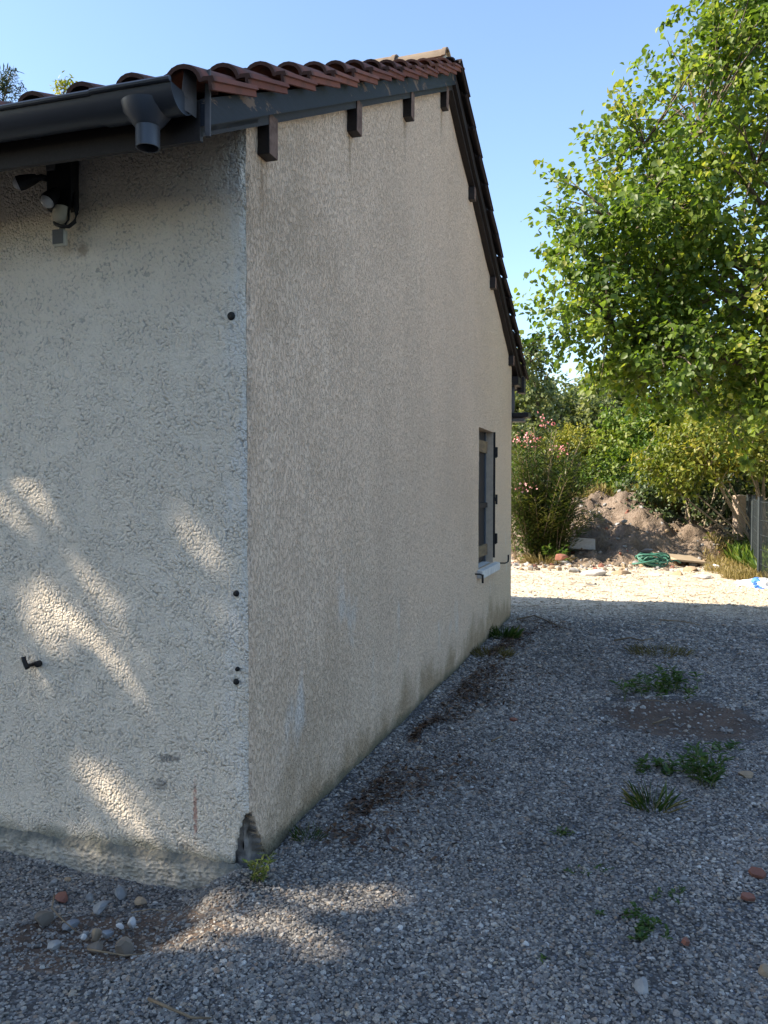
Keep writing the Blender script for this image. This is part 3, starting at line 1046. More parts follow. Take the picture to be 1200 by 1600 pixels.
for k in range(npl):
    b = MB(); y = WY0 + 0.03 + k * pw
    b.box((-D - 0.002, y + 0.002, WZ0 + 0.03), (-D + 0.022, y + pw - 0.002, WZ1 - 0.005), 0.0015)
    b.build('shutter_plank', M['plank_dark'], window, bevel=0.002)
for (z0, z1, mt) in ((1.86, 1.98, 'rail_worn'), (1.31, 1.36, 'plank_dark'), (0.83, 0.94, 'rail_worn')):
    b = MB(); b.box((-D + 0.023, WY0 + 0.012, z0), (-D + 0.05, WY1 - 0.02, z1), 0.003)
    b.build('shutter_rail', M[mt], window, bevel=0.003)
for (y0, y1) in ((WY0 + 0.002, WY0 + 0.03), (WY1 - 0.05, WY1 - 0.002)):
    b = MB(); b.box((-D - 0.01, y0, WZ0 + 0.01), (-D + 0.035, y1, WZ1 - 0.003)); b.build('window_frame', M['frame_blue'], window, bevel=0.002)
b = MB()
for z0, z1 in ((WZ0 + .05, WZ1),):
    b.box((-0.03, WY1 + 0.004, z0), (0.018, WY1 + 0.020, z1), 0.002)
b.build('shutter_stile', M['iron'], window)
for z in (1.875, 1.39, 0.99):
    b = MB(); b.box((-0.01, WY1 + 0.021, z - 0.06 if z != 1.39 else z - .02), (0.028, WY1 + 0.055, z + 0.05 if z != 1.39 else z + .02)); b.tube([(0.03, WY1 + 0.03, z - 0.05), (0.03, WY1 + 0.03, z + 0.05)], 0.012, 8)
    b.build('hinge', M['iron'], window)
b = MB()
V = [(-D, WY0 - 0.05, WZ0 + 0.012), (0.05, WY0 - 0.05, WZ0 - 0.012), (0.05, WY1 + 0.15, WZ0 - 0.012), (-D, WY1 + 0.15, WZ0 + 0.012)]
V2 = [(x, y, z - 0.075) for x, y, z in V]
b.add(V + V2, [(0, 1, 2, 3), (7, 6, 5, 4), (0, 4, 5, 1), (1, 5, 6, 2), (2, 6, 7, 3), (3, 7, 4, 0)])
b.build('sill', M['sill'], window, bevel=0.006)


# --- iron shutter stops on the walls
def stop(label, loc, rz, pts, fork):
    e = empty('shutter_stop', loc, rz)
    tag(e, label, 'shutter stop', 'iron shutter stops on the walls')
    b = MB(); b.tube(pts, 0.008, 8); b.build('arm', M['iron'], e, smooth=True)
    b = MB(); b.tube(fork, [0.010] * len(fork), 8); b.build('catch', M['iron'], e, smooth=True)
    return e


p = to_world(-1.02, 0.0, 0.757)
e = stop('black iron shutter stop low on the front wall', p, -TH, [(0, 0.02, -0.012), (0, -0.045, -0.012), (0.0, -0.05, -0.01)],
         [(-0.016, -0.052, 0.028), (-0.012, -0.052, 0.012), (0, -0.052, -0.012), (0.006, -0.052, -0.022)])
b = MB(); b.lathe((0.024, 0.0, -0.008), (0, -1, 0), [(-0.01, 0.014), (0.02, 0.014), (0.026, 0.009), (0.026, 0.0005)], 10); b.build('peg', M['iron'], e)
p = to_world(0.0, 4.60, 0.70)
stop('black iron shutter stop under the near end of the sill', p, -TH, [(-0.02, -0.06, 0.015), (0.04, -0.03, 0.012), (0.055, 0.0, 0.0)],
     [(0.055, 0.02, 0.005), (0.055, 0.02, -0.03), (0.055, 0.02, -0.075)])
p = to_world(0.0, 5.95, 0.735)
stop('black iron shutter stop beyond the far end of the sill', p, -TH, [(-0.02, -0.12, -0.03), (0.05, -0.05, -0.035), (0.07, 0.0, -0.03)],
     [(0.07, 0.06, -0.025), (0.07, 0.08, -0.015), (0.07, 0.085, 0.045)])

# --- twin spot lamp with sensor below the eave
p = to_world(-0.845, 0.0, 2.74)
lamp = empty('security_lamp', p, -TH)
tag(lamp, 'black twin spot lamp with sensor box fixed under the eave', 'wall lamp')
b = MB(); b.box((-0.05, -0.05, -0.09), (0.075, 0.01, 0.15)); b.build('housing', M['black_plastic'], lamp, bevel=0.012)
b = MB(); b.box((-0.04, -0.062, 0.07), (0.0, -0.05, 0.13)); b.build('cover_plate', M['sensor'], lamp, bevel=0.004)


def head(o, d, r):
    d = Vector(d).normalized(); o = Vector(o)
    b = MB(); b.lathe(o, d, [(-0.06, 0.0005), (-0.06, r * 0.55), (-0.045, r * 0.7), (0.0, r), (0.02, r), (0.02, r * 0.9)], 18)
    h = b.build('lamp_head', M['black_plastic'], lamp, smooth=True); shade_sharp(h.data, 0.7)
    b = MB(); b.lathe(o, d, [(0.014, r * 0.93), (0.026, r * 0.8), (0.038, r * 0.45), (0.042, 0.0005)], 18)
    b.build('lens', M['lens'], h, smooth=True)


head((-0.135, -0.085, 0.025), (-0.75, -0.45, -0.35), 0.030)
b = MB(); b.tube([(-0.05, -0.02, 0.05), (-0.07, -0.05, 0.05), (-0.10, -0.065, 0.042)], 0.013, 8); b.build('arm', M['black_plastic'], lamp, smooth=True)
head((0.0, -0.09, -0.06), (-0.05, -0.65, -0.75), 0.032)
b = MB(); b.lathe((0.025, -0.045, -0.085), (0, -0.15, -1), [(0.0, 0.034), (0.03, 0.036), (0.055, 0.031), (0.065, 0.018), (0.066, 0.0005)], 18)
s_ = b.build('sensor_dome', M['cream'], lamp, smooth=True)
b = MB(); b.lathe((0.03, -0.05, -0.145), (0, -0.1, -1), [(0.0, 0.012), (0.03, 0.012)], 10); b.build('sensor_neck', M['cream'], lamp, smooth=True)
b = MB(); b.box((-0.004, -0.072, -0.245), (0.056, -0.048, -0.18)); sb = b.build('sensor_box', M['cream'], lamp, bevel=0.008)
b = MB(); b.box((0.001, -0.0765, -0.238), (0.051, -0.0735, -0.18)); b.build('sensor_window', M['sensor'], sb, bevel=0.001)
b = MB(); b.tube([(0.07, -0.03, -0.02), (0.085, -0.04, -0.07), (0.1, -0.05, -0.115), (0.095, -0.055, -0.15), (0.07, -0.06, -0.168), (0.035, -0.065, -0.165), (0.01, -0.065, -0.155), (0.0, -0.06, -0.145)], 0.008, 8)
b.build('cable', M['black_plastic'], lamp, smooth=True)
b = MB(); b.tube([(0.05, -0.035, -0.06), (0.062, -0.05, -0.10), (0.068, -0.06, -0.14), (0.055, -0.065, -0.16)], 0.005, 8); b.build('cable', M['black_plastic'], lamp, smooth=True)

# --- small fixture behind the far corner
p = to_world(0.02, W + 0.02, 2.33)
fx = empty('wall_lantern', p, -TH)
tag(fx, 'small flat black-topped lamp on the rear wall beyond the far corner', 'wall lamp')
b = MB(); b.box((-0.09, 0.0, 0.0), (0.17, 0.22, 0.05), 0.004); b.build('cap', M['black_plastic'], fx, bevel=0.008)
b = MB(); b.box((-0.04, 0.03, -0.05), (0.12, 0.18, -0.002), 0.004); b.build('lamp_shade', M['sensor'], fx, bevel=0.008)
b = MB(); b.box((-0.06, -0.03, -0.02), (-0.02, 0.02, 0.04)); b.build('bracket', M['black_plastic'], fx)


# ------------------------------------------------------------------ gravel
def build_gravel():
    def cand(n, y0, y1, x0f, x1f):
        y = rng.uniform(y0, y1, n)
        x = rng.uniform(0, 1, n)
        return x0f(y) + x * (x1f(y) - x0f(y)), y
    P, S = [], []

    def fill(y0, y1, dens, r0, r1):
        x0 = lambda y: -0.5 * y - 0.5
        x1 = lambda y: 0.5 * y + 0.5
        area = (y1 - y0) * ((y0 + y1) / 2 + 1.0)
        n = int(area * dens)
        x, y = cand(n, y0, y1, x0, x1)
        dx, dy = x - CX, y - CY
        lx, ly = dx * CT - dy * ST, dx * ST + dy * CT
        keep = ~((lx < 0.012) & (ly > -0.035) & (ly < W + 0.02))
        # thin out over bare earth
        d = ((x - 1.95) / 0.56) ** 2 + ((y - 5.35) / 0.56) ** 2
        nz = np.array([mnoise.noise(Vector((a * 5, b * 5, 0))) for a, b in zip(x, y)])
        nz2 = np.array([mnoise.fractal(Vector((a * 1.9, b * 1.3, 4)), 0.9, 2.0, 3) for a, b in zip(x, y)])
        earth = (d + nz * 1.2) < 0.9
        pitd = ((x + 0.95) / 0.42) ** 2 + ((y - 2.86) / 0.2) ** 2 + nz * 0.8
        earth2 = pitd < 0.9
        u = rng.uniform(0, 1, n)
        keep &= ~(earth & (u > 0.07)) & ~(earth2 & (u > 0.30)) & ~(u > 0.74 + 0.9 * (nz2 + 0.12))
        x, y = x[keep], y[keep]
        z = np.array([ground_z(a, b) for a, b in zip(x, y)])
        r = rng.lognormal(0, 0.33, len(x)) * (r0 + r1) / 2
        r = np.clip(r, r0 * 0.6, r1 * 1.9)
        P.append(np.stack([x, y, z + r * rng.uniform(-0.1, 0.45, len(x))], 1)); S.append(r)
    fill(1.9, 3.4, 19000, 0.0032, 0.0054)
    fill(3.4, 5.0, 11500, 0.0040, 0.0064)
    fill(5.0, 7.5, 5200, 0.0058, 0.0088)
    fill(7.5, 10.6, 2300, 0.0070, 0.0110)
    fill(10.6, 15.5, 260, 0.008, 0.013)
    P = np.concatenate(P); S = np.concatenate(S)
    n = len(P)
    scl = np.stack([S * rng.uniform(0.75, 1.3, n), S * rng.uniform(0.75, 1.3, n), S * rng.uniform(0.4, 0.7, n)], 1)
    rot = np.stack([rng.uniform(-0.5, 0.5, n), rng.uniform(-0.5, 0.5, n), rng.uniform(0, 6.28, n)], 1)
    me = bpy.data.meshes.new('gravel')
    me.vertices.add(n); me.vertices.foreach_set('co', P.astype(np.float32).ravel())
    for nm, typ, dat in (('scl', 'FLOAT_VECTOR', scl), ('rot', 'FLOAT_VECTOR', rot)):
        a = me.attributes.new(nm, typ, 'POINT'); a.data.foreach_set('vector', dat.astype(np.float32).ravel())
    a = me.attributes.new('idx', 'INT', 'POINT'); a.data.foreach_set('value', rng.integers(0, 6, n).astype(np.int32))
    me.materials.append(M['pebble'])
    o = link('gravel', me)
    tag(o, 'loose blue-grey pebbles covering the drive', kind='stuff')
    g = bpy.data.node_groups.new('scatter_pebbles', 'GeometryNodeTree')
    g.interface.new_socket('Geometry', in_out='INPUT', socket_type='NodeSocketGeometry')
    g.interface.new_socket('Geometry', in_out='OUTPUT', socket_type='NodeSocketGeometry')
    N = g.nodes; LK = g.links
    gi, go = N.new('NodeGroupInput'), N.new('NodeGroupOutput')
    join = N.new('GeometryNodeJoinGeometry')
    for k in range(6):
        ico = N.new('GeometryNodeMeshIcoSphere'); ico.inputs['Radius'].default_value = 1; ico.inputs['Subdivisions'].default_value = 2
        sp = N.new('GeometryNodeSetPosition')
        nz = N.new('ShaderNodeTexNoise'); nz.noise_dimensions = '4D'; nz.inputs['W'].default_value = k * 3.7; nz.inputs['Scale'].default_value = 0.9; nz.inputs['Detail'].default_value = 2
        sub = N.new('ShaderNodeVectorMath'); sub.operation = 'SUBTRACT'; sub.inputs[1].default_value = (0.5, 0.5, 0.5)
        sca = N.new('ShaderNodeVectorMath'); sca.operation = 'SCALE'; sca.inputs[3].default_value = 1.9
        LK.new(nz.outputs['Color'], sub.inputs[0]); LK.new(sub.outputs[0], sca.inputs[0])
        LK.new(ico.outputs['Mesh'], sp.inputs['Geometry']); LK.new(sca.outputs[0], sp.inputs['Offset'])
        sm = N.new('GeometryNodeSetMaterial'); sm.inputs['Material'].default_value = M['pebble']
        LK.new(sp.outputs[0], sm.inputs['Geometry'])
        gti = N.new('GeometryNodeGeometryToInstance'); LK.new(sm.outputs[0], gti.inputs[0])
        LK.new(gti.outputs[0], join.inputs[0])
    iop = N.new('GeometryNodeInstanceOnPoints'); iop.inputs['Pick Instance'].default_value = True

    def attr(nm, typ):
        a = N.new('GeometryNodeInputNamedAttribute'); a.data_type = typ; a.inputs['Name'].default_value = nm
        return a.outputs['Attribute']
    e2r = N.new('FunctionNodeEulerToRotation')
    LK.new(attr('rot', 'FLOAT_VECTOR'), e2r.inputs[0])
    LK.new(gi.outputs[0], iop.inputs['Points']); LK.new(join.outputs[0], iop.inputs['Instance'])
    LK.new(attr('idx', 'INT'), iop.inputs['Instance Index']); LK.new(e2r.outputs[0], iop.inputs['Rotation'])
    LK.new(attr('scl', 'FLOAT_VECTOR'), iop.inputs['Scale'])
    LK.new(iop.outputs[0], go.inputs[0])
    md = o.modifiers.new('pebbles', 'NODES'); md.node_group = g
    print('gravel', n)


build_gravel()


# ------------------------------------------------------------------ foliage
def unit(a):
    return a / np.maximum(np.linalg.norm(a, axis=1, keepdims=True), 1e-9)


def leaf_obj(name, P, A, Nn, Ls, Wd, tint, mat, parent=None, shape='oval', fold=0.18, curl=0.12):
    n = len(P)
    A = unit(A); B = unit(np.cross(Nn, A)); Nn = np.cross(A, B)
    Ls = np.broadcast_to(Ls, (n,)); Wd = np.broadcast_to(Wd, (n,))
    if shape == 'oval':
        uv = [(0, 0, 0), (0.30, 0.5, 1), (0.72, 0.40, 1), (1.0, 0, 0), (0.72, -0.40, 1), (0.30, -0.5, 1)]
    else:
        uv = [(0, 0, 0), (0.28, 0.5, 1), (0.62, 0.44, 1), (1.0, 0, 0), (0.62, -0.44, 1), (0.28, -0.5, 1)]
    V = np.empty((n, 6, 3), np.float32)
    for k, (u, v, w) in enumerate(uv):
        V[:, k] = P + A * (Ls * u)[:, None] + B * (Ls * Wd * v)[:, None] + Nn * (Ls * (w * fold * Wd - curl * u * u))[:, None]
    b0 = (np.arange(n) * 6)[:, None]
    Q = np.concatenate([b0 + np.array([[0, 1, 2, 3]]), b0 + np.array([[0, 3, 4, 5]])], 1).reshape(-1, 4)
    return np_mesh(name, V.reshape(-1, 3), Q, mat, {'tint': ('FLOAT', np.repeat(np.clip(tint, 0, 1), 6).astype(np.float32))}, parent)


def crown_points(r, lobes, n, per, slen, lsize, shell=(0.55, 1.02), droop=0.25, spread=0.30, jitter=0.7, flat=0.7, tmean=0.5, tvar=0.18):
    lob = np.array(lobes, float)
    wts = (lob[:, 3] * lob[:, 4] * lob[:, 5]) ** (2 / 3); wts /= wts.sum()
    li = r.choice(len(lob), n, p=wts)
    d = unit(r.normal(size=(n, 3)))
    rad = (r.uniform(shell[0] ** 3, shell[1] ** 3, n)) ** (1 / 3)
    c = lob[li, :3] + d * lob[li, 3:6] * rad[:, None]
    ax = unit(unit(d / lob[li, 3:6]) + r.normal(size=(n, 3)) * 0.55 + np.array([0, 0, -droop]))
    k = r.poisson(per, n).clip(4)
    si = np.repeat(np.arange(n), k)
    m = len(si)
    t = r.uniform(-0.55, 0.5, m)
    sl = (slen * r.uniform(0.7, 1.35, n))[si]
    P = c[si] + ax[si] * (sl * t)[:, None] + r.normal(size=(m, 3)) * (sl * spread * (0.35 + 0.65 * (0.55 - t)))[:, None]
    A = ax[si] * 0.6 + r.normal(size=(m, 3)) * jitter + np.array([0, 0, -0.35])
    N = np.array([0, 0, 1.0]) * flat + d[si] * 0.45 + r.normal(size=(m, 3)) * 0.45
    sh = r.normal(0, tvar, n)
    tint = tmean + sh[si] + r.normal(0, 0.16, m)
    Ls = lsize * r.uniform(0.65, 1.3, m)
    return P, A, N, Ls, tint, c, ax, sl


def bezier(a, b, sag, n=6):
    a, b = Vector(a), Vector(b)
    mid = (a + b) / 2 + Vector(sag)
    return [a * (1 - t) ** 2 + mid * 2 * t * (1 - t) + b * t * t for t in [k / (n - 1) for k in range(n)]]


def wood(r, root, base_pts, limbs_to, centers, trunk_r, mat, name='trunk', twig_r=0.012, frac=1.0, bname='branch'):
    """trunk + limbs to given ends + twigs to spray centres"""
    b = MB()
    base_pts = [Vector(p) for p in base_pts]
    k = len(base_pts)
    b.tube(base_pts, [trunk_r * (1 - 0.4 * i / (k - 1)) for i in range(k)], 10)
    trunk = b.build(name, mat, root, smooth=True)
    lm = MB(); pts = []
    for i, e in enumerate(limbs_to):
        a = base_pts[-1 - (i % max(1, k // 2))]
        e = Vector(e)
        sag = Vector((r.normal() * .3, r.normal() * .3, abs(r.normal()) * 0.4))
        ps = bezier(a, e, sag, 9)
        lm.tube(ps, [trunk_r * 0.5 * (1 - 0.82 * t / 8) for t in range(9)], 7)
        pts += ps[2:]
    arr = np.array([tuple(p) for p in pts])
    for c in centers:
        if r.uniform() > frac: continue
        dd = np.linalg.norm(arr - c, axis=1)
        j = int(np.argmin(dd))
        a = Vector(arr[j]); c = Vector(c)
        ps = bezier(a, c, (r.normal() * .08, r.normal() * .08, 0.12 * dd[j]), 4)
        ps.append(c + (c - a).normalized() * 0.12)
        lm.tube(ps, [twig_r * 1.4, twig_r, twig_r * 0.8, twig_r * 0.6, twig_r * 0.3], 4, cap=False)
    lm.build(bname, mat, root, smooth=True)
    return trunk


# --- big broad-leaved tree at the right
def right_tree():
    r = np.random.default_rng(21)
    bx, by = 6.6, 11.2
    t = empty('broadleaf_tree', (bx, by, 0))
    tag(t, 'tall broad-leaved tree leaning over the right side of the drive', 'tree')
    c0 = np.array([bx, by, 0])
    # crown lobes, world coordinates
    lobes = [(6.2, 11.2, 5.6, 3.0, 2.6, 3.0), (4.2, 10.9, 4.2, 1.8, 1.6, 1.35), (3.4, 10.8, 5.1, 1.3, 1.4, 1.0), (4.2, 11.0, 6.2, 1.5, 1.5, 1.2), (4.6, 10.5, 3.0, 2.0, 1.4, 0.75), (6.4, 10.2, 2.9, 1.7, 1.4, 0.8), (7.6, 10.0, 2.8, 1.6, 1.4, 0.8), (5.3, 9.9, 2.45, 1.5, 1.0, 0.55),
             (5.4, 11.0, 7.8, 1.6, 1.6, 1.6), (5.6, 10.6, 3.2, 1.6, 1.4, 0.9), (7.6, 11.5, 7.0, 2.5, 2.2, 2.5), (2.95, 10.7, 3.65, 1.0, 1.0, 0.6), (3.7, 10.6, 3.15, 1.0, 1.0, 0.5), (3.2, 10.9, 4.4, 1.0, 1.0, 0.5)]
    P, A, N, Ls, tint, c, ax, sl = crown_points(r, lobes, 1000, 72, 0.80, 0.084, (0.48, 1.03), 0.10, 0.155)
    lim = [(l[0], l[1], l[2]) for l in lobes] + [(3.0, 10.8, 5.0), (3.4, 10.9, 6.0), (5.0, 10.9, 9.0), (3.4, 10.6, 3.7), (4.6, 10.3, 5.4), (5.0, 9.6, 4.4)]
    wood(r, t, [(0, 0, -0.2), (0.02, 0.03, 0.8), (0.0, 0.0, 1.7), (-0.1, 0.05, 2.5), (-0.15, 0.0, 3.2)], [tuple(np.array(e) - c0) for e in lim], c - c0, 0.17, M['bark'])
    leaf_obj('crown', P - c0, A, N, Ls, 0.78, tint, M['leaf_big'], t, 'broad')
    print('right tree leaves', len(P))


right_tree()


# --- tree to the left of the house whose crown shades the front; its gaps let sun flecks through
def shade_tree():
    r = np.random.default_rng(5)
    bx, by = -8.6, 1.2
    t = empty('shade_tree', (bx, by, 0))
    tag(t, 'large spreading tree on the left that shades the front of the house', 'tree')
    c0 = np.array([bx, by, 0])
    lobes = [(-8.5, 1.4, 8.2, 2.4, 3.4, 3.2), (-8.0, 3.6, 8.6, 1.8, 2.2, 2.0), (-8.2, -0.8, 7.6, 1.8, 2.2, 2.4), (-8.2, 2.2, 6.2, 1.8, 2.4, 1.6)]
    P, A, N, Ls, tint, c, ax, sl = crown_points(r, lobes, 1300, 44, 0.9, 0.135, (0.3, 1.0), 0.2, 0.3)
    # gaps of the crown: (wall) local x, z, half widths, tilt ; (ground) x, y, half widths
    flecks = [(-1.12, 1.50, 0.18, 0.08, -0.95), (-0.90, 1.26, 0.05, 0.0, -0.95), (-0.72, 0.96, 0.19, 0.075, -1.0), (-0.56, 0.74, 0.12, 0.07, -0.9),
              (-0.25, 1.38, 0.13, 0.06, -0.9), (-0.14, 1.20, 0.13, 0.06, -1.0), (-0.12, 0.95, 0.05, 0.10, 0), (-1.02, 0.70, 0.05, 0.12, -0.3), (-0.95, 0.95, 0.12, 0.04, -0.9),
              (-0.44, 0.17, 0.24, 0.075, -0.75), (-0.22, 0.12, 0.13, 0.14, 0), (-0.70, 0.24, 0.10, 0.04, -0.7), (-0.62, -0.02, 0.10, 0.03, -0.3), (-0.15, -0.05, 0.16, 0.05, 0)]
    gf = [(-0.28, 3.00, 0.40, 0.075), (-0.62, 2.95, 0.17, 0.08), (-0.66, 2.72, 0.16, 0.05), (-0.32, 2.66, 0.22, 0.05), (-0.45, 2.84, 0.2, 0.02), (0.05, 3.00, 0.12, 0.04), (-0.62, 2.5, 0.08, 0.02)]
    Lc = np.array(LDIR)
    mid = P + unit(A) * (Ls * 0.5)[:, None]
    nrm = np.array([-ST, -CT, 0.0])        # outward normal of the front wall
    den = Lc @ nrm
    tt = ((np.array([CX, CY, 0]) - mid) @ nrm) / den
    H = mid + tt[:, None] * Lc
    hx = (H[:, 0] - CX) * CT - (H[:, 1] - CY) * ST
    hz = H[:, 2]
    drop = np.zeros(len(P), bool)
    j = r.normal(0, 0.02, (len(P), 2))
    soft = r.normal(0.25, 0.42, len(P))
    for (x, z, a, b_, rot) in flecks:
        u = (hx - x + j[:, 0]); v = (hz - z + j[:, 1])
        cr, sr = math.cos(rot), math.sin(rot)
        uu, vv = u * cr + v * sr, -u * sr + v * cr
        drop |= ((uu / (a + 0.08)) ** 2 + (vv / (b_ + 0.085)) ** 2 < 1 + soft) & (hx < 0.02)
    tg = -mid[:, 2] / Lc[2]
    G = mid + tg[:, None] * Lc
    gd = np.zeros(len(P), bool)
    for (x, y, a, b_) in gf:
        gd |= (((G[:, 0] - x + j[:, 0]) / (a + 0.05)) ** 2 + ((G[:, 1] - y + j[:, 1]) / (b_ + 0.06)) ** 2 < 1)
    drop |= gd
    drop &= r.uniform(0, 1, len(P)) < np.where(gd, 0.90, np.where((hx > -0.45) & (hz > 0.8), 0.955, np.where((hx < -0.95) & (hz > 1.3), 0.95, 0.85)))
    k = ~drop
    P, A, N, Ls, tint = P[k], A[k], N[k], Ls[k], tint[k]
    leaf_obj('crown', P - c0, A, N, Ls, 0.8, tint, M['leaf_big'], t, 'broad')
    b = MB()
    b.tube([(0, 0, -0.2), (0.05, 0, 2.0), (0.1, 0.1, 4.0), (0.1, 0.2, 5.5)], [0.28, 0.24, 0.2, 0.16], 12)
    b.build('trunk', M['bark'], t, smooth=True)
    b = MB()
    for e in ((-1.2, 0.5, 7.6), (-0.6, 1.8, 8.2), (0.2, -1.6, 7.4)):
        b.tube(bezier((0.1, 0.2, 5.2), e, (0, 0, 0.3), 6), [0.1, 0.085, 0.07, 0.05, 0.03, 0.015], 7)
    b.build('branch', M['bark'], t, smooth=True)


shade_tree()


def added_tree(base, lobes, seed, label):  # added out of view to shade the ground and dim the front wall
    r = np.random.default_rng(seed)
    t = empty('added_tree', base)
    tag(t, label, 'tree')
    c0 = np.array(base, float)
    P, A, N, Ls, tint, c, ax, sl = crown_points(r, lobes, 420, 26, 1.0, 0.30, (0.3, 1.0), 0.2, 0.3)
    leaf_obj('crown', P - c0, A, N, Ls, 0.8, tint, M['leaf_big'], t, 'broad')
    b = MB(); b.tube([(0, 0, -0.2), (0.05, 0, 1.5), (0, 0.1, 3.0), (0.1, 0.1, 4.6)], [0.24, 0.2, 0.17, 0.12], 10)
    b.build('trunk', M['bark'], t, smooth=True)


added_tree((-9.5, -5.5, 0), [(-9.5, -5.0, 6.5, 3.0, 3.2, 2.8), (-9.0, -3.0, 5.5, 2.4, 2.2, 2.0)], 81, 'unseen tree added at the left to shade the ground before the house')


# --- shrubs and trees at the far end
def shrub(name, label, cat, base, lobes, n, per, slen, lsize, wd, mat, seed, stems=8, stem_r=0.02, bark='bark', tm=0.5, shell=(0.35, 1.03), droop=0.1, group=None, jitter=0.7, flat=0.7, tv=0.18, twfrac=0.5, spread=0.3):
    r = np.random.default_rng(seed)
    t = empty(name, base)
    tag(t, label, cat, group)
    c0 = np.array(base, float)
    P, A, N, Ls, tint, c, ax, sl = crown_points(r, lobes, n, per, slen, lsize, shell, droop, spread, jitter, flat, tm, tv)
    leaf_obj('foliage', P - c0, A, N, Ls, wd, tint, mat, t)
    b = MB()
    ends = c[r.choice(len(c), stems, replace=len(c) < stems)] - c0
    pts = []
    for e in ends:
        o = (r.normal() * 0.12, r.normal() * 0.12, -0.1)
        ps = bezier(o, e, (r.normal() * .15, r.normal() * .15, 0.1), 7)
        b.tube(ps, [stem_r * (1 - 0.8 * i / 6) for i in range(7)], 6)
        pts += ps[1:]
    arr = np.array([tuple(p) for p in pts])
    for cc in c - c0:
        if r.uniform() > twfrac: continue
        dd = np.linalg.norm(arr - cc, axis=1); jx = int(np.argmin(dd))
        b.tube(bezier(arr[jx], cc, (0, 0, 0.05), 4), [stem_r * .35, stem_r * .3, stem_r * .25, stem_r * .15], 4, cap=False)
    b.build('stem', M[bark], t, smooth=True)
    return t


# oleander beside the far corner
def oleander():
    r = np.random.default_rng(33)
    base = (3.25, 17.0, 0)
    t = empty('oleander', base)
    tag(t, 'tall oleander with pink flowers beside the far house corner', 'shrub')
    b = MB(); P, A, N, T = [], [], [], []
    fl = []
    for k in range(95):
        a = r.uniform(0, 6.28); rr = abs(r.normal()) * 0.30
        p0 = Vector((math.cos(a) * rr, math.sin(a) * rr * 0.7, -0.05))
        out = Vector((math.cos(a), math.sin(a), 0)) * r.uniform(0.15, 0.85)
        h = r.uniform(0.9, 2.9)
        p1 = p0 + out + Vector((0, 0, h))
        ps = bezier(p0, p1, (out.x * -0.35, out.y * -0.35, 0.15), 9)
        b.tube(ps, [0.012 - 0.001 * i for i in range(9)], 5)
        sh = r.normal(0, 0.17)
        for j in range(170):
            s = r.uniform(0.08, 1.0) ** 0.85
            i = min(7, int(s * 8)); f = s * 8 - i
            q = ps[i].lerp(ps[i + 1], f)
            d = (ps[i + 1] - ps[i]).normalized()
            ang = r.uniform(0, 6.28)
            side = Vector((math.cos(ang), math.sin(ang), 0))
            P.append(tuple(q + side * r.uniform(0, 0.16) + Vector((0, 0, r.normal() * .05)))); A.append(tuple(d * r.uniform(0.3, 1.0) + side * 0.8))
            N.append(tuple(Vector((0, 0, 1)) + side * 0.2 + Vector(r.normal(size=3)) * .25)); T.append(0.5 + sh + r.normal() * .15 + 0.05 * (s - .5))
        if h > 2.45 and r.uniform() < 0.12: fl.append(p1)
    b.build('stem', M['twig'], t, smooth=True)
    P, A, N, T = map(np.array, (P, A, N, T))
    leaf_obj('foliage', P, A, N, 0.13 * r.uniform(.7, 1.25, len(P)), 0.19, T, M['leaf_olean'], t, fold=0.1)
    fl += [Vector((-0.05, -0.55, 2.85)), Vector((0.25, -0.6, 2.3)), Vector((-0.45, -0.5, 2.45)), Vector((-0.42, -0.55, 1.55))]
    for p in fl[-4:] + fl[:2]:
        n = 24
        Pf = np.array(p) + r.normal(size=(n, 3)) * np.array([.10, .10, .06])
        leaf_obj('flower_cluster', Pf, r.normal(size=(n, 3)), np.array([0, -0.5, 1.0]) + r.normal(size=(n, 3)) * .6, 0.05 * r.uniform(.7, 1.2, n), 0.8, r.uniform(0, 1, n), M['petal'], t)


oleander()

# laurel and fig-like shrub at the right, above the fence
shrub('laurel', 'yellow-green laurel bush overhanging the mesh fence and pillar', 'shrub', (8.2, 17.6, 0),
      [(7.0, 16.6, 2.65, 1.35, 1.2, 0.80), (8.3, 16.8, 2.3, 1.4, 1.2, 0.7), (6.2, 17.2, 2.15, 0.85, 0.9, 0.75), (8.6, 17.6, 3.0, 1.6, 1.4, 0.9)],
      430, 42, 0.5, 0.105, 0.5, M['leaf_laurel'], 41, 16, 0.03, 'bark_pale', 0.52, (0.55, 1.03), jitter=0.8)
shrub('hollow_shrub', 'dark shrub with bare pale stems beside the laurel', 'shrub', (7.0, 18.6, 0.3),
      [(7.2, 19.4, 1.4, 1.7, 1.0, 1.2), (8.6, 19.6, 1.6, 1.6, 1.0, 1.5)], 240, 40, 0.5, 0.12, 0.5, M['leaf_dark'], 42, 22, 0.035, 'bark_pale', 0.35, (0.3, 1.0))

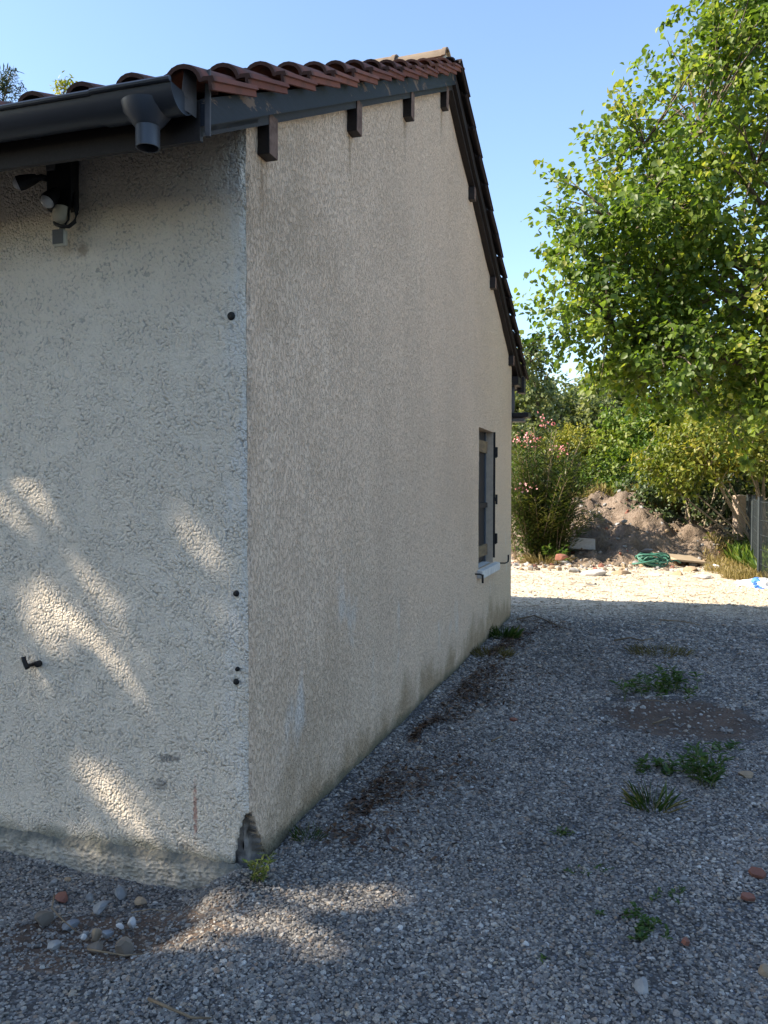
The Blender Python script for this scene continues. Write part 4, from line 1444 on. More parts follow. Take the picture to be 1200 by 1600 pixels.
# greenery on and behind the mound
shrub('round_shrub', 'rounded yellow-green shrub on the crest of the mound', 'shrub', (5.0, 22.6, 0.9),
      [(5.15, 22.6, 2.45, 0.68, 0.6, 0.72)], 150, 46, 0.4, 0.08, 0.5, M['leaf_laurel'], 51, 7, tm=0.75)
shrub('bramble', 'mid-green bramble sprawling over the back of the mound', 'shrub', (6.2, 22.0, 0.8),
      [(6.2, 22.0, 1.7, 1.3, 0.9, 0.75), (7.6, 22.0, 2.0, 1.2, 0.9, 0.9), (4.6, 21.8, 1.45, 0.7, 0.7, 0.5), (6.4, 20.7, 1.3, 0.9, 0.6, 0.42), (5.3, 21.2, 1.35, 0.8, 0.5, 0.35)], 390, 42, 0.45, 0.10, 0.6, M['leaf_bright'], 52, 9, tm=0.5)
shrub('leafy_shrub', 'bright green shrub between the oleander and the mound', 'shrub', (3.9, 21.5, 0.5),
      [(3.7, 21.5, 1.7, 0.8, 0.8, 0.8), (4.6, 21.8, 1.7, 0.7, 0.6, 0.45)], 190, 40, 0.45, 0.10, 0.55, M['leaf_bright'], 53, 8, tm=0.62)
shrub('hazel', 'tall bright hazel behind the mound on the right', 'shrub', (7.6, 23.5, 0.5),
      [(7.3, 23.5, 2.7, 1.4, 1.0, 1.2), (8.8, 23.0, 2.8, 1.5, 1.0, 1.3)], 300, 42, 0.5, 0.12, 0.7, M['leaf_bright'], 54, 9, tm=0.58)


def far_tree(name, label, base, lobes, n, per, slen, ls, mat, seed, tr=0.16, th=2.5, tm=0.5, wd=0.7, group='trees beyond the mound'):
    r = np.random.default_rng(seed)
    t = empty(name, base)
    tag(t, label, 'tree', group)
    c0 = np.array(base, float)
    P, A, N, Ls, tint, c, ax, sl = crown_points(r, lobes, n, per, slen, ls, (0.4, 1.04), 0.15, 0.26, tmean=tm)
    lim = [tuple(np.array(l[:3]) - c0) for l in lobes] + [tuple(x - c0) for x in c[r.choice(len(c), 5)]]
    wood(r, t, [(0, 0, -0.3), (0.05, 0, th * .4), (0, 0.05, th * .75), (0.05, 0, th)], lim, c - c0, tr, M['bark'], frac=0.5, twig_r=0.02)
    leaf_obj('crown', P - c0, A, N, Ls, wd, tint, mat, t)
    return t


far_tree('oak', 'dark green tree rising behind the oleander', (5.2, 31, 0), [(5.0, 31, 4.8, 1.2, 1.3, 0.9), (4.9, 30.5, 3.9, 1.3, 1.3, 1.0), (6.9, 31, 3.9, 1.5, 1.4, 1.0)], 190, 46, 0.8, 0.16, M['leaf_olive'], 61, tm=0.6)
far_tree('oak', 'grey-green tree in the gap left of the overhanging crown', (8.8, 34, 0), [(8.4, 34, 4.6, 2.4, 1.8, 1.5), (10.2, 34, 5.0, 2.2, 1.8, 1.8), (7.4, 33.5, 3.4, 1.5, 1.5, 1.1)], 320, 46, 0.85, 0.17, M['leaf_olive'], 62, tm=0.55)
far_tree('ash_tree', 'lighter green tree standing behind the hazel', (13.5, 32, 0), [(13, 32, 4.5, 2.8, 2.0, 2.2), (15.5, 31, 5.0, 2.6, 2.0, 2.6), (11.0, 30, 3.4, 1.8, 1.5, 1.4)], 360, 44, 0.9, 0.18, M['leaf_bright'], 63)
far_tree('slim_tree', 'thin crowned tree just beyond the far eave', (4.9, 27, 0), [(4.75, 27, 5.6, 0.75, 0.8, 0.9), (4.6, 27, 4.5, 0.9, 0.9, 0.8), (4.5, 27, 3.5, 1.0, 0.9, 0.8)], 130, 40, 0.5, 0.13, M['leaf_olive'], 64, 0.09, tm=0.6)

# tree tops showing over the roof on the left
far_tree('pine_tree', 'dark pine top showing over the roof at the left edge', (-11.8, 25, 0), [(-11.95, 25, 13.3, 0.7, 0.7, 0.8), (-11.35, 25, 13.3, 0.32, 0.4, 0.65), (-11.9, 25, 11.6, 1.2, 1.0, 1.6), (-11.9, 25, 10.0, 1.6, 1.4, 1.6)], 170, 60, 0.5, 0.20, M['leaf_pine'], 65, 0.2, 9.0, tm=0.4, wd=0.14, group='tree tops over the roof')
far_tree('cypress', 'yellow-green tree top peeping over the roof tiles', (-9.7, 25, 0), [(-9.6, 25, 13.0, 0.36, 0.4, 0.72), (-9.5, 25, 11.6, 0.8, 0.7, 1.3), (-9.4, 25, 10.0, 1.0, 0.9, 1.2)], 120, 50, 0.45, 0.17, M['leaf_laurel'], 66, 0.16, 8.5, tm=0.7, wd=0.3, group='tree tops over the roof')


# far woodland closing the view
def woodland():
    r = np.random.default_rng(77)
    lobes = []
    for k in range(46):
        x = -45 + k * 2.6
        lobes.append((x + r.normal() * .8, 52 + r.normal() * 3, 2.4 + r.uniform(0, 1.6), 2.6, 2.2, 2.4 + r.uniform(0, 1.4)))
    for k in range(14):
        lobes.append((19 + r.normal() * 1.2, 12 + k * 2.6, 2.2 + r.uniform(0, 1.2), 1.8, 2.2, 2.6))
    P, A, N, Ls, tint, *_ = crown_points(r, lobes, 1500, 30, 1.6, 0.42, (0.5, 1.0), 0.1, 0.3)
    o = leaf_obj('distant_woodland', P, A, N, Ls, 0.75, tint, M['leaf_dark'])
    tag(o, 'far belt of woodland beyond the plot', kind='stuff')


woodland()

# hedge added behind the viewer to darken the wall under the eave
shrub('added_hedge', 'unseen hedge added to keep low sky light off the house front', 'hedge', (-3, -9, 0),
      [(-12 + 3.0 * k, -9 + 0.4 * (k % 2), 2.4, 2.2, 1.3, 2.6) for k in range(9)], 420, 30, 0.9, 0.30, 0.7, M['leaf_dark'], 71, 10, 0.05, twfrac=0.0)

# ------------------------------------------------------------------ fence and pillar
fence = empty('mesh_fence', (6.2, 13.6, 0))
tag(fence, 'grey-green welded mesh fence with square posts at the right edge', 'fence')
FA, FB = Vector((6.22, 13.62, 0)), Vector((8.05, 18.2, 0))
FD = (FA - FB).normalized()
FC = FA + FD * 4.4 + Vector((0.6, 0, 0))
o0 = Vector((6.2, 13.6, 0))


def fpost(p, h):
    b = MB(); b.box((p.x - .03, p.y - .03, -0.1), (p.x + .03, p.y + .03, h)); q = b.build('post', M['fence_metal'], fence, bevel=0.005)
    b = MB(); b.box((p.x - .034, p.y - .034, h), (p.x + .034, p.y + .034, h + .02)); b.build('post_cap', M['iron'], q, bevel=0.004)


def fpanel(a, c, h):
    a, c = a - o0, c - o0
    d = (c - a); n = int(d.length / 0.05)
    b = MB()
    for k in range(1, n):
        p = a + d * (k / n); b.tube([(p.x, p.y, 0.04), (p.x, p.y, h)], 0.003, 4, cap=False)
    q = b.build('vertical_wires', M['fence_metal'], fence); q['kind'] = 'stuff'
    for z in (0.06, 0.26, 0.5, 0.74, 0.98, h - 0.03):
        b = MB(); b.tube([(a.x, a.y, z), (c.x, c.y, z)], 0.004 if z < h - .05 else 0.006, 5); b.build('wire', M['fence_metal'], fence)


for p, h in ((FA, 1.36), (FB, 1.36), ((FA + FB) / 2, 1.36), (FC, 1.36)): fpost(p - o0, h)
fpanel(FB, (FA + FB) / 2, 1.31); fpanel((FA + FB) / 2, FA, 1.31); fpanel(FA, FC, 1.31)
pil = MB()
pil.box((-0.10, -0.10, -0.1), (0.10, 0.10, 1.36), 0.012)
o = pil.build('pillar', M['concrete'], None, (7.72, 17.9, 0), (0, 0, 0.2), bevel=0.02)
tag(o, 'beige rendered gate pillar behind the mesh fence', 'pillar')


# ------------------------------------------------------------------ loose things
def stone_me(name, rx, ry, rz, seed, mat, sub=2, rough=0.42, flat=False):
    bm = bmesh.new()
    bmesh.ops.create_icosphere(bm, subdivisions=sub, radius=1.0)
    for v in bm.verts:
        p = v.co.copy()
        k = 1 + rough * mnoise.noise(p * 0.9 + Vector((seed * 7.3, seed * 1.7, 0))) + rough * 0.45 * mnoise.noise(p * 2.3 + Vector((0, seed * 3.1, 5)))
        q = p * k
        # knock planes off
        for j in range(4):
            nn = Vector((math.sin(seed * 2.1 + j * 1.9), math.cos(seed * 1.3 + j * 2.7), math.sin(seed + j * 4.1) * 0.6)).normalized()
            d = q.dot(nn) - 0.56
            if d > 0: q -= nn * d * 0.85
        v.co = Vector((q.x * rx, q.y * ry, q.z * rz))
    me = bpy.data.meshes.new(name); bm.to_mesh(me); bm.free()
    me.materials.append(M[mat])
    if not flat: me.polygons.foreach_set('use_smooth', [True] * len(me.polygons)); shade_sharp(me, 0.3)
    return me


def stone(label, px, py, w, h, mat, seed, name='stone', cat='stone', group=None, rz=None, dep=1.0, tilt=0.0, rough=0.42, z=None):
    """w, h: size in photo pixels"""
    p = at(px, py + h * 0.45, 0.0)
    g = ground_z(p.x, p.y) if p.y < 15.5 else max(ground_z(p.x, p.y), mound_h(p.x, p.y) if 1.2 < p.x < 10 else 0)
    p = at(px, py + h * 0.45, g)
    m = p.y / F_PX
    rx = w * m / 2; rzz = h * m / 2 * 0.8
    me = stone_me(name, rx, rx * dep, rzz, seed, mat, 2, rough)
    o = link(name, me, None, (p.x, p.y, g + rzz * 0.36), (tilt, 0, rz if rz is not None else 0.2 * math.sin(seed * 5)))
    return tag(o, label, cat, group)


GP = 'stones lying in the hollow below the front wall'
stone('pale angular stone against the footing, top of the rubble hollow', 189, 1388, 24, 26, 'st_grey', 1, group=GP)
stone('pale oval stone left of the angular one in the hollow', 157, 1410, 25, 24, 'st_grey', 2, group=GP)
stone('largest brown egg-shaped stone in the rubble hollow', 195, 1467, 32, 44, 'st_brown', 3, group=GP, rough=0.15)
stone('small white square stone above the brown egg-shaped one', 206, 1435, 16, 22, 'st_white', 4, group=GP)
stone('white chip touching the white square stone', 188, 1444, 14, 10, 'st_white', 5, group=GP)
stone('slanted blue-grey stone left of the white chip', 168, 1453, 20, 20, 'st_blue', 6, group=GP)
stone('cream wedge stone in the middle of the hollow', 150, 1452, 18, 24, 'st_tan', 7, group=GP)
stone('wide blue-grey stone left of the cream wedge', 110, 1438, 26, 20, 'st_blue', 8, group=GP)
stone('brown lump below the cream wedge stone', 150, 1473, 30, 18, 'st_brown', 9, group=GP)
stone('flat grey stone at the lower left of the hollow', 85, 1472, 24, 14, 'st_grey', 10, group=GP)
stone('red brick lump half buried under the footing', 97, 1397, 26, 20, 'brick', 11, name='brick_lump', cat='brick')
stone('tan pebble against the footing beside the brick lump', 105, 1372, 15, 14, 'st_tan', 12, group=GP)
stone('grey stone right of the brick lump', 141, 1397, 14, 18, 'st_grey', 13, group=GP)
stone('grey pebble pair nearest the footing at the left', 84, 1374, 16, 16, 'st_grey', 14, group=GP)
stone('pale pebble under the brown lump', 131, 1460, 10, 12, 'st_white', 15, group=GP)
stone('small greenish-grey stone beside the wide blue-grey stone', 131, 1457, 16, 14, 'st_grey', 16, group=GP)
stone('dull brown clod at the left of the hollow', 68, 1425, 34, 30, 'st_brown', 17, name='earth_clod', cat='clod', rough=0.2)
stone('pinkish stone right of the pale angular stone', 219, 1404, 22, 14, 'st_tan', 18, group=GP)

GD = 'stones lying loose on the gravel drive'
stone('large pale grey stone at the lower right of the drive', 1003, 1530, 30, 40, 'st_grey', 21, group=GD)
stone('small pale stone above the red shard on the drive', 1068, 1368, 18, 15, 'st_grey', 22, group=GD)
stone('rounded tan stone beside the tall weed', 1166, 1205, 30, 16, 'st_tan', 23, group=GD)
stone('tan stone cut by the right edge of the picture', 1194, 1510, 26, 26, 'st_tan', 24, group=GD)
stone('brownish pebble left of the large pale stone', 922, 1486, 16, 14, 'st_brown', 25, group=GD)


def shard(label, px, py, w, h, seed, rot):
    p = at(px, py); m = p.y / F_PX
    bm = bmesh.new()
    r = random.Random(seed)
    n = 6
    ring = [(math.cos(2 * math.pi * k / n) * w * m / 2 * r.uniform(.7, 1.1), math.sin(2 * math.pi * k / n) * w * m / 2 * 0.7 * r.uniform(.7, 1.1)) for k in range(n)]
    top = [bm.verts.new((x, y, 0.012 + r.uniform(-.002, .003))) for x, y in ring]
    bot = [bm.verts.new((x * 1.04, y * 1.04, 0)) for x, y in ring]
    bm.faces.new(top); bm.faces.new(list(reversed(bot)))
    for k in range(n): bm.faces.new((bot[k], bot[(k + 1) % n], top[(k + 1) % n], top[k]))
    me = bpy.data.meshes.new('tile_shard'); bm.to_mesh(me); bm.free(); me.materials.append(M['brick'])
    o = link('tile_shard', me, None, (p.x, p.y, ground_z(p.x, p.y) + 0.012), (0.35, 0.1, rot))
    tag(o, label, 'tile shard', 'red tile shards on the drive')


shard('red tile shard nearest the right edge of the picture', 1168, 1403, 28, 16, 1, 0.3)
shard('red triangular tile shard above the large pale stone', 1070, 1477, 20, 18, 2, 1.2)
shard('long thin red shard at the right edge of the drive', 1182, 1368, 34, 14, 3, -0.4)
shard('small orange shard on the drive near the house wall', 803, 1126, 14, 8, 4, 0.1)


def twig(label, pts, rad, bend=0.01, group='twigs on the ground'):
    P = []
    q = [at(*p) for p in pts]
    for i, p in enumerate(q):
        z = max(ground_z(p.x, p.y), 0 if p.y < 15.5 else -1)
        P.append((p.x, p.y, z + rad + 0.012 + bend * (i % 2)))
    o0_ = Vector((P[0][0], P[0][1], 0))
    b = MB(); b.tube([Vector(p) - o0_ for p in P], [rad * (1 - 0.5 * i / len(P)) for i in range(len(P))], 6)
    o = b.build('twig', M['twig'], None, o0_, smooth=True)
    tag(o, label, 'twig', group)


twig('crooked dry twig at the left of the rubble hollow', [(85, 1405), (81, 1430), (100, 1446), (120, 1467)], 0.003)
twig('straight straw lying right of the white square stone', [(205, 1432), (235, 1431), (265, 1430)], 0.002)
twig('thin twig below the brown egg-shaped stone', [(137, 1490), (165, 1500), (195, 1500), (222, 1503)], 0.003)
twig('dark twig at the bottom edge under the front wall', [(232, 1570), (262, 1588), (300, 1600), (330, 1608)], 0.005)
twig('dark forked twig on the drive beyond the wall', [(960, 1005), (985, 1002), (1003, 1007), (1020, 1004)], 0.010)
twig('long thin branch curled at the far house corner', [(808, 972), (835, 968), (860, 976), (880, 986)], 0.010)
twig('dark twig near the shadow edge on the drive', [(1030, 972), (1065, 975), (1095, 980)], 0.008)
twig('short twig beside the bare earth patch', [(1020, 1135), (1045, 1128)], 0.006)
twig('dry straw stalk lying on the bare earth patch', [(1000, 1098), (1030, 1100), (1055, 1106)], 0.004)
twig('brown twig by the gable wall', [(768, 1163), (785, 1157)], 0.006)


# ------------------------------------------------------------------ weeds and grass
def blades(r, n, rad, h, wid, lean=0.5):
    P, A, N, Ls = [], [], [], []
    a = r.uniform(0, 6.28, n); rr = np.sqrt(r.uniform(0, 1, n)) * rad
    P = np.stack([np.cos(a) * rr, np.sin(a) * rr, np.full(n, -0.005)], 1)
    A = np.stack([np.cos(a) * lean * r.uniform(.2, 1.6, n), np.sin(a) * lean * r.uniform(.2, 1.6, n), np.ones(n)], 1) + r.normal(size=(n, 3)) * .15
    N = np.stack([-np.cos(a), -np.sin(a), np.full(n, .3)], 1) + r.normal(size=(n, 3)) * .3
    return P, A, N, h * r.uniform(.45, 1.2, n)


def grass_tuft(label, px, py, rad, h, n, seed, mat='leaf_weed', dry=0, tm=0.4):
    r = np.random.default_rng(seed)
    p = at(px, py)
    t = empty('grass_tuft', (p.x, p.y, ground_z(p.x, p.y)))
    tag(t, label, 'grass tuft', 'grass tufts on the drive')
    n = int(n * 1.8)
    P, A, N, Ls = blades(r, n, rad, h, 0.04, 0.45)
    A += r.normal(size=A.shape) * np.array([0.28, 0.28, 0.1])
    leaf_obj('blades', P, A, N, Ls, 0.016, tm + r.normal(0, .2, n), M[mat], t, curl=0.3)['kind'] = 'stuff'
    if dry:
        P, A, N, Ls = blades(r, dry, rad * 1.1, h * 1.1, 0.04, 0.8)
        leaf_obj('dry_blades', P, A, N, Ls, 0.016, r.uniform(.1, .9, dry), M['dry'], t, curl=0.2, fold=0.05)['kind'] = 'stuff'
    return t


def weed(label, px, py, h, n_st, seed, leaf=0.035, wd=0.35, lean=0.35, tm=0.5, per=16, rad=0.03):
    per = max(8, int(per * 0.72))
    r = np.random.default_rng(seed)
    p = at(px, py)
    t = empty('weed', (p.x, p.y, ground_z(p.x, p.y)))
    tag(t, label, 'weed', 'weeds growing in the gravel')
    b = MB(); P, A, N = [], [], []
    for k in range(n_st):
        a = r.uniform(0, 6.28)
        o = Vector((r.normal() * rad, r.normal() * rad, -0.01))
        e = o + Vector((math.cos(a) * lean * h, math.sin(a) * lean * h, h * r.uniform(.5, 1.0)))
        ps = bezier(o, e, (-math.cos(a) * .05 * h, -math.sin(a) * .05 * h, h * .12), 6)
        b.tube(ps, [0.0028 - 0.0003 * i for i in range(6)], 5)
        for j in range(per):
            s = r.uniform(0.12, 1) * 4.99; i = int(s)
            q = ps[i].lerp(ps[i + 1], s - i); an = r.uniform(0, 6.28)
            P.append(tuple(q)); A.append((math.cos(an), math.sin(an), r.uniform(-.2, .9))); N.append((r.normal() * .3, r.normal() * .3, 1))
    b.build('stem', M['stem_green'], t, smooth=True)
    P, A, N = map(np.array, (P, A, N))
    leaf_obj('leaves', P, A, N, leaf * r.uniform(.5, 1.2, len(P)), wd, tm + r.normal(0, .17, len(P)), M['leaf_weed'], t)
    return t


weed('bright green weed growing at the broken house corner', 405, 1385, 0.13, 9, 101, 0.030, 0.26, 0.35, 0.8, 22, 0.012)
grass_tuft('grass tuft with dry straw in front of the tall weeds', 1018, 1262, 0.08, 0.12, 38, 102, dry=34)
weed('tall leafy weed right of the straw tuft', 1108, 1228, 0.22, 10, 103, 0.06, 0.28, 0.3, 0.35, 20, 0.03)
weed('low leafy weed between the straw tuft and the tall weed', 1060, 1208, 0.10, 9, 104, 0.05, 0.35, 0.8, 0.35, 18, 0.06)
weed('low weed behind the straw tuft', 1025, 1208, 0.08, 8, 105, 0.045, 0.4, 0.8, 0.3, 18, 0.05)
weed('wide green weed patch above the bare earth', 1018, 1084, 0.14, 14, 106, 0.06, 0.35, 0.9, 0.4, 20, 0.13)
weed('upright weed at the right of the weed patch', 1065, 1080, 0.20, 10, 107, 0.06, 0.3, 0.4, 0.4, 22, 0.07)
weed('thin dark stalk left of the weed patch', 977, 1098, 0.17, 2, 108, 0.03, 0.3, 0.15, 0.2, 10, 0.008)
weed('flat weed mat nearest the camera on the drive', 993, 1450, 0.035, 16, 109, 0.022, 0.5, 1.4, 0.25, 22, 0.045)
weed('tiny weed on the drive halfway to the straw tuft', 878, 1303, 0.045, 7, 110, 0.022, 0.4, 0.7, 0.3, 14, 0.012)
weed('small sprawling weed below the straw tuft', 1036, 1402, 0.03, 8, 111, 0.02, 0.4, 1.3, 0.25, 14, 0.03)
weed('tiny weed left of the flat weed mat', 848, 1502, 0.02, 5, 112, 0.016, 0.5, 1.0, 0.4, 10, 0.01)
weed('pair of tiny weeds in mid drive', 905, 1362, 0.02, 6, 113, 0.016, 0.5, 1.2, 0.4, 10, 0.02)
weed('tiny weed right of the pair in mid drive', 940, 1358, 0.02, 5, 114, 0.016, 0.5, 1.0, 0.4, 10, 0.01)
weed('dark weed by the arch of gravel at far right', 1138, 1175, 0.05, 6, 115, 0.04, 0.4, 0.8, 0.3, 12, 0.03)
grass_tuft('dry brown grass strip across the middle of the far drive', 1030, 1022, 0.26, 0.07, 240, 116, 'dry', 60, 0.1)
grass_tuft('green tuft against the base of the gable wall far end', 785, 995, 0.16, 0.12, 160, 117, 'leaf_weed', 40, 0.35)
grass_tuft('thin grass at the gable wall foot near the corner', 480, 1306, 0.06, 0.05, 50, 118, 'leaf_weed', 20, 0.4)
grass_tuft('dry tuft below the window at the wall foot', 770, 1025, 0.18, 0.08, 140, 119, 'dry', 60, 0.1)
grass_tuft('dry grass at the foot of the oleander', 850, 880, 0.45, 0.22, 300, 120, 'dry', 80, 0.5)
weed('leafy green weed at the foot of the gate pillar', 1142, 872, 0.55, 16, 121, 0.13, 0.4, 0.45, 0.85, 26, 0.3)


def patch(name, label, pts, n, h, mat, seed, zf, wd=0.05, tm=0.5):
    r = np.random.default_rng(seed)
    P = []
    for k in range(n):
        x0, y0, rx, ry = pts[r.integers(len(pts))]
        a, q = r.uniform(0, 6.28), math.sqrt(r.uniform())
        x, y = x0 + math.cos(a) * q * rx, y0 + math.sin(a) * q * ry
        P.append((x, y, zf(x, y) - 0.01))
    P = np.array(P)
    A = np.stack([r.normal(0, .5, n), r.normal(0, .5, n), np.ones(n)], 1)
    N = r.normal(size=(n, 3)) + np.array([0, -0.4, 0.3])
    o = leaf_obj(name, P, A, N, h * r.uniform(.4, 1.3, n), wd, tm + r.normal(0, .25, n), M[mat], curl=0.25)
    return tag(o, label, kind='stuff')


gzm = lambda x, y: max(ground_z(x, y), mound_h(x, y) if (1 < x < 10 and 15.4 < y < 25.2) else -9)
patch('dry_grass', 'dry yellow grass on the crest of the mound', [(5.6, 20.4, 1.0, 0.7), (6.4, 20.0, 0.8, 0.6), (4.9, 21.2, 0.8, 0.5)], 4200, 0.30, 'dry', 131, gzm, 0.035, 0.35)
patch('dry_grass', 'straw grass along the foot of the mesh fence', [(6.3, 14.6, 0.5, 1.0), (6.9, 16.2, 0.5, 0.9), (7.3, 17.2, 0.5, 0.5), (6.0, 13.6, 0.35, 0.4)], 3600, 0.16, 'dry', 132, gzm, 0.04, 0.55)
patch('weeds', 'green weeds behind the mesh fence', [(7.5, 15.6, 0.7, 1.4), (7.0, 13.6, 0.6, 1.2), (8.4, 17.4, 0.6, 0.8)], 4600, 0.34, 'leaf_bright', 133, gzm, 0.16, 0.5)
weed('low leafy weed at the foot of the oleander', 842, 879, 0.42, 14, 134, 0.10, 0.42, 0.6, 0.45, 30, 0.3)


def litter():
    r = np.random.default_rng(140)
    n = 6500
    ly = r.uniform(0.25, 6.4, n)
    wob = 0.22 + 0.12 * np.sin(ly * 2.3) + 0.1 * np.sin(ly * 5.1 + 1)
    lx = 0.06 + np.abs(r.normal(0, 1, n)) * wob * 0.75 + 0.10
    cl = np.array([mnoise.noise(Vector((a * 2.2, b * 2.2, 3))) for a, b in zip(lx, ly)])
    k = cl > r.uniform(-0.6, 0.35, n)
    lx, ly = lx[k], ly[k]; n = len(lx)
    X = CX + lx * CT + ly * ST; Y = CY - lx * ST + ly * CT
    Z = np.array([ground_z(a, b) for a, b in zip(X, Y)]) + r.uniform(0.008, 0.03, n)
    A = r.normal(size=(n, 3)) * np.array([1, 1, 0.25]); N = np.array([0, 0, 1.0]) + r.normal(size=(n, 3)) * .4
    o = leaf_obj('leaf_litter', np.stack([X, Y, Z], 1), A, N, r.uniform(0.012, 0.045, n), r.uniform(0.10, 0.5, n), r.uniform(0, 1, n) ** 1.5, M['litter'])
    tag(o, 'brown dead leaves and needles along the foot of the gable wall', kind='stuff')
    # straw and chips over the sunlit gravel
    n = 1100
    X = r.uniform(1.8, 7.2, n); Y = r.uniform(10.2, 16.3, n)
    Z = np.array([gzm(a, b) for a, b in zip(X, Y)]) + 0.012
    A = r.normal(size=(n, 3)) * np.array([1, .6, 0.12]); N = np.array([0, 0, 1.0]) + r.normal(size=(n, 3)) * .2
    o = leaf_obj('straw_litter', np.stack([X, Y, Z], 1), A, N, r.uniform(0.04, 0.16, n), r.uniform(0.03, 0.09, n), r.uniform(0, 1, n), M['twig_leaf'])
    tag(o, 'straw and leaf scraps strewn over the sunlit gravel', kind='stuff')


litter()

# ------------------------------------------------------------------ rubbish at the foot of the mound
GR = 'rubble at the foot of the mound'


def far_stone(label, px, py, w, h, mat, seed, **k):
    return stone(label, px, py, w, h, mat, seed, group=GR, **k)


far_stone('white rubble lump at the foot of the mound', 930, 890, 44, 20, 'st_white', 31, dep=0.6)
far_stone('flat tan stone right of the white rubble lump', 970, 892, 36, 12, 'st_tan', 32, dep=0.5, rough=0.15)
far_stone('white plaster lump right of the green hose', 1096, 898, 34, 13, 'st_white', 33, dep=0.6)
far_stone('pinkish stone beside the green hose', 1060, 893, 18, 12, 'st_tan', 34)
far_stone('small white stone under the green hose', 1022, 896, 20, 8, 'st_white', 35)
far_stone('long grey stone at the foot of the oleander', 878, 876, 34, 14, 'st_grey', 36, dep=0.6)
far_stone('pale stone at the far house corner', 818, 872, 30, 14, 'st_tan', 37)
far_stone('grey stone between oleander and white rubble lump', 897, 888, 26, 12, 'st_grey', 38)
far_stone('tan stone under the weathered board', 1078, 886, 26, 14, 'st_tan', 39)
far_stone('red brick lump below the laurel', 1064, 822, 18, 20, 'brick', 40)
far_stone('orange brick at the foot of the oleander', 876, 866, 26, 13, 'brick', 41, dep=0.6)
far_stone('red brick half buried beside the bare stems', 1076, 834, 10, 18, 'brick', 42)
for q, (lb, px, py, w, h) in enumerate((('brown clod on the left flank of the mound', 905, 815, 22, 14), ('brown clod in the middle of the mound', 985, 822, 24, 20), ('brown clod high on the mound', 950, 785, 22, 12),
                                       ('brown clod low on the mound above the hose', 1010, 858, 22, 10), ('brown clod under the crest at the right', 1030, 815, 26, 16), ('brown clod left of the mound middle', 940, 838, 20, 12))):
    stone(lb, px, py, w, h, 'st_brown', 60 + q, name='earth_clod', cat='clod', group='clods on the mound')


def ray_mound(px, py):
    a, b_ = (px - 600) / F_PX, (800 - py) / F_PX
    r = Vector((a, math.cos(PITCH) + b_ * math.sin(PITCH), -math.sin(PITCH) + b_ * math.cos(PITCH)))
    for k in range(1200, 2600):
        p = Vector((0, 0, 1.5)) + r * (k * 0.01)
        if p.z <= gzm(p.x, p.y): return p
    return at(px, py)


p = ray_mound(910, 858)
b = MB(); b.box((-0.26, -0.02, 0), (0.26, 0.02, 0.26), 0.012)
o = b.build('concrete_slab', M['slab'], None, (p.x, p.y, p.z - 0.01), (-0.5, 0.06, -0.1), bevel=0.006)
tag(o, 'grey broken slab leaning at the left of the mound', 'slab')
p = ray_mound(1068, 884)
b = MB(); b.box((-0.34, -0.28, 0), (0.34, 0.28, 0.03), 0.012)
o = b.build('weathered_board', M['plywood'], None, (p.x, p.y, p.z + 0.13), (0.15, 0.10, 0.25), bevel=0.004)
tag(o, 'weathered board lying over a dark hollow by the green hose', 'board')
b = MB(); b.box((-0.22, -0.05, 0), (0.22, 0.05, 0.02), 0.006)
p = ray_mound(1122, 893)
o = b.build('white_offcut', M['bag_white'], None, (p.x, p.y, p.z + 0.05), (0.2, 0.35, 1.0), bevel=0.004)
tag(o, 'white strip of plastic in the straw by the fence', 'offcut')

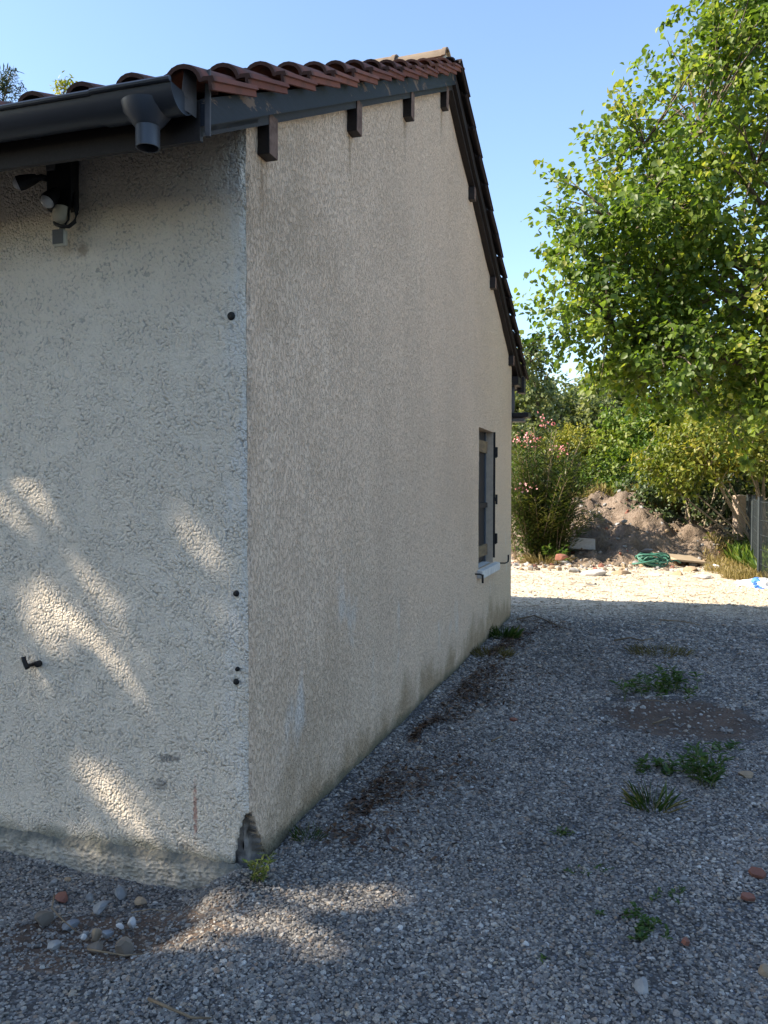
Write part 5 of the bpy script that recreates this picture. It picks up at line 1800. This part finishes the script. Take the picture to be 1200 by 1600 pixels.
# loose clods and chips over the mound and its toe
def clods():
    r = random.Random(4)
    proto = [stone_me('clod', 1, 1, 0.7, 80 + k, 'st_brown', 1, 0.5, True) for k in range(5)]
    V, F, MI = [], [], []
    for k in range(1500):
        x, y = r.uniform(2.0, 8.4), r.uniform(15.6, 21.0)
        if r.random() < 0.3: x, y = r.uniform(2.2, 7.2), r.uniform(15.0, 16.6)
        z = gzm(x, y)
        sc = 0.014 + 0.075 * r.random() ** 3.2
        me = proto[r.randrange(5)]
        mt = Matrix.Translation((x, y, z + sc * 0.25)) @ Euler((r.uniform(-.6, .6), r.uniform(-.6, .6), r.uniform(0, 6.3))).to_matrix().to_4x4() @ Matrix.Scale(sc, 4)
        n = len(V)
        V += [tuple(mt @ v.co) for v in me.vertices]
        c = r.choice((0, 0, 0, 1, 1, 2, 3)) if r.random() < 0.9 else 4
        for p in me.polygons: F.append(tuple(i + n for i in p.vertices)); MI.append(c)
    me = bpy.data.meshes.new('rubble'); me.from_pydata(V, [], F)
    for m in ('st_brown', 'st_tan', 'st_grey', 'slab', 'brick'): me.materials.append(M[m])
    me.polygons.foreach_set('material_index', MI)
    tag(link('rubble', me), 'small clods and chips strewn over the earth mound', kind='stuff')


clods()

# green hose heap
p = ray_mound(1018, 886)
r_ = np.random.default_rng(9)
b = MB()
hp = []
for k in range(240):
    a = k * 0.40
    tl = 0.9 * math.sin(k * 0.083) ; tw = 0.5 * math.cos(k * 0.061)
    rad = 0.145 + 0.07 * math.sin(k * 0.137)
    q = Vector((math.cos(a) * rad * 1.1, math.sin(a) * rad, 0.0))
    q = Euler((tl, tw, 0)).to_matrix() @ q
    hp.append((q.x * 1.25 + 0.10 * math.sin(k * .031), q.y * 0.8, max(0.02, 0.14 + q.z * 0.75)))
hp += [(0.38 + 0.05 * i, 0.02 * i, 0.10 + 0.03 * math.sin(i)) for i in range(5)]
b.tube(hp, 0.017, 6)
o = b.build('hose', M['hose'], None, (p.x, p.y, p.z), smooth=True)
tag(o, 'tangled green hose heaped in front of the mound', 'hose')

# crumpled white and blue bag
p = at(1183, 917)
bm = bmesh.new()
bmesh.ops.create_icosphere(bm, subdivisions=4, radius=1.0)
for v in bm.verts:
    q = v.co
    k = 1 + 0.55 * mnoise.noise(q * 1.6 + Vector((3, 1, 0))) + 0.25 * mnoise.noise(q * 4.5)
    v.co = Vector((q.x * 0.27 * k, q.y * 0.16 * k, max(q.z * 0.13 * k, -0.02)))
me = bpy.data.meshes.new('plastic_bag'); bm.to_mesh(me); bm.free()
me.materials.append(M['bag_white']); me.materials.append(M['bag_blue'])
for pl in me.polygons:
    c = pl.center
    pl.material_index = 1 if (-0.12 < c.x < 0.02 and c.z > 0.0 and mnoise.noise(c * 9) > -0.25) else 0
o = link('plastic_bag', me, None, (p.x, p.y, ground_z(p.x, p.y)))
tag(o, 'crumpled white and blue plastic bag at the fence foot', 'bag')
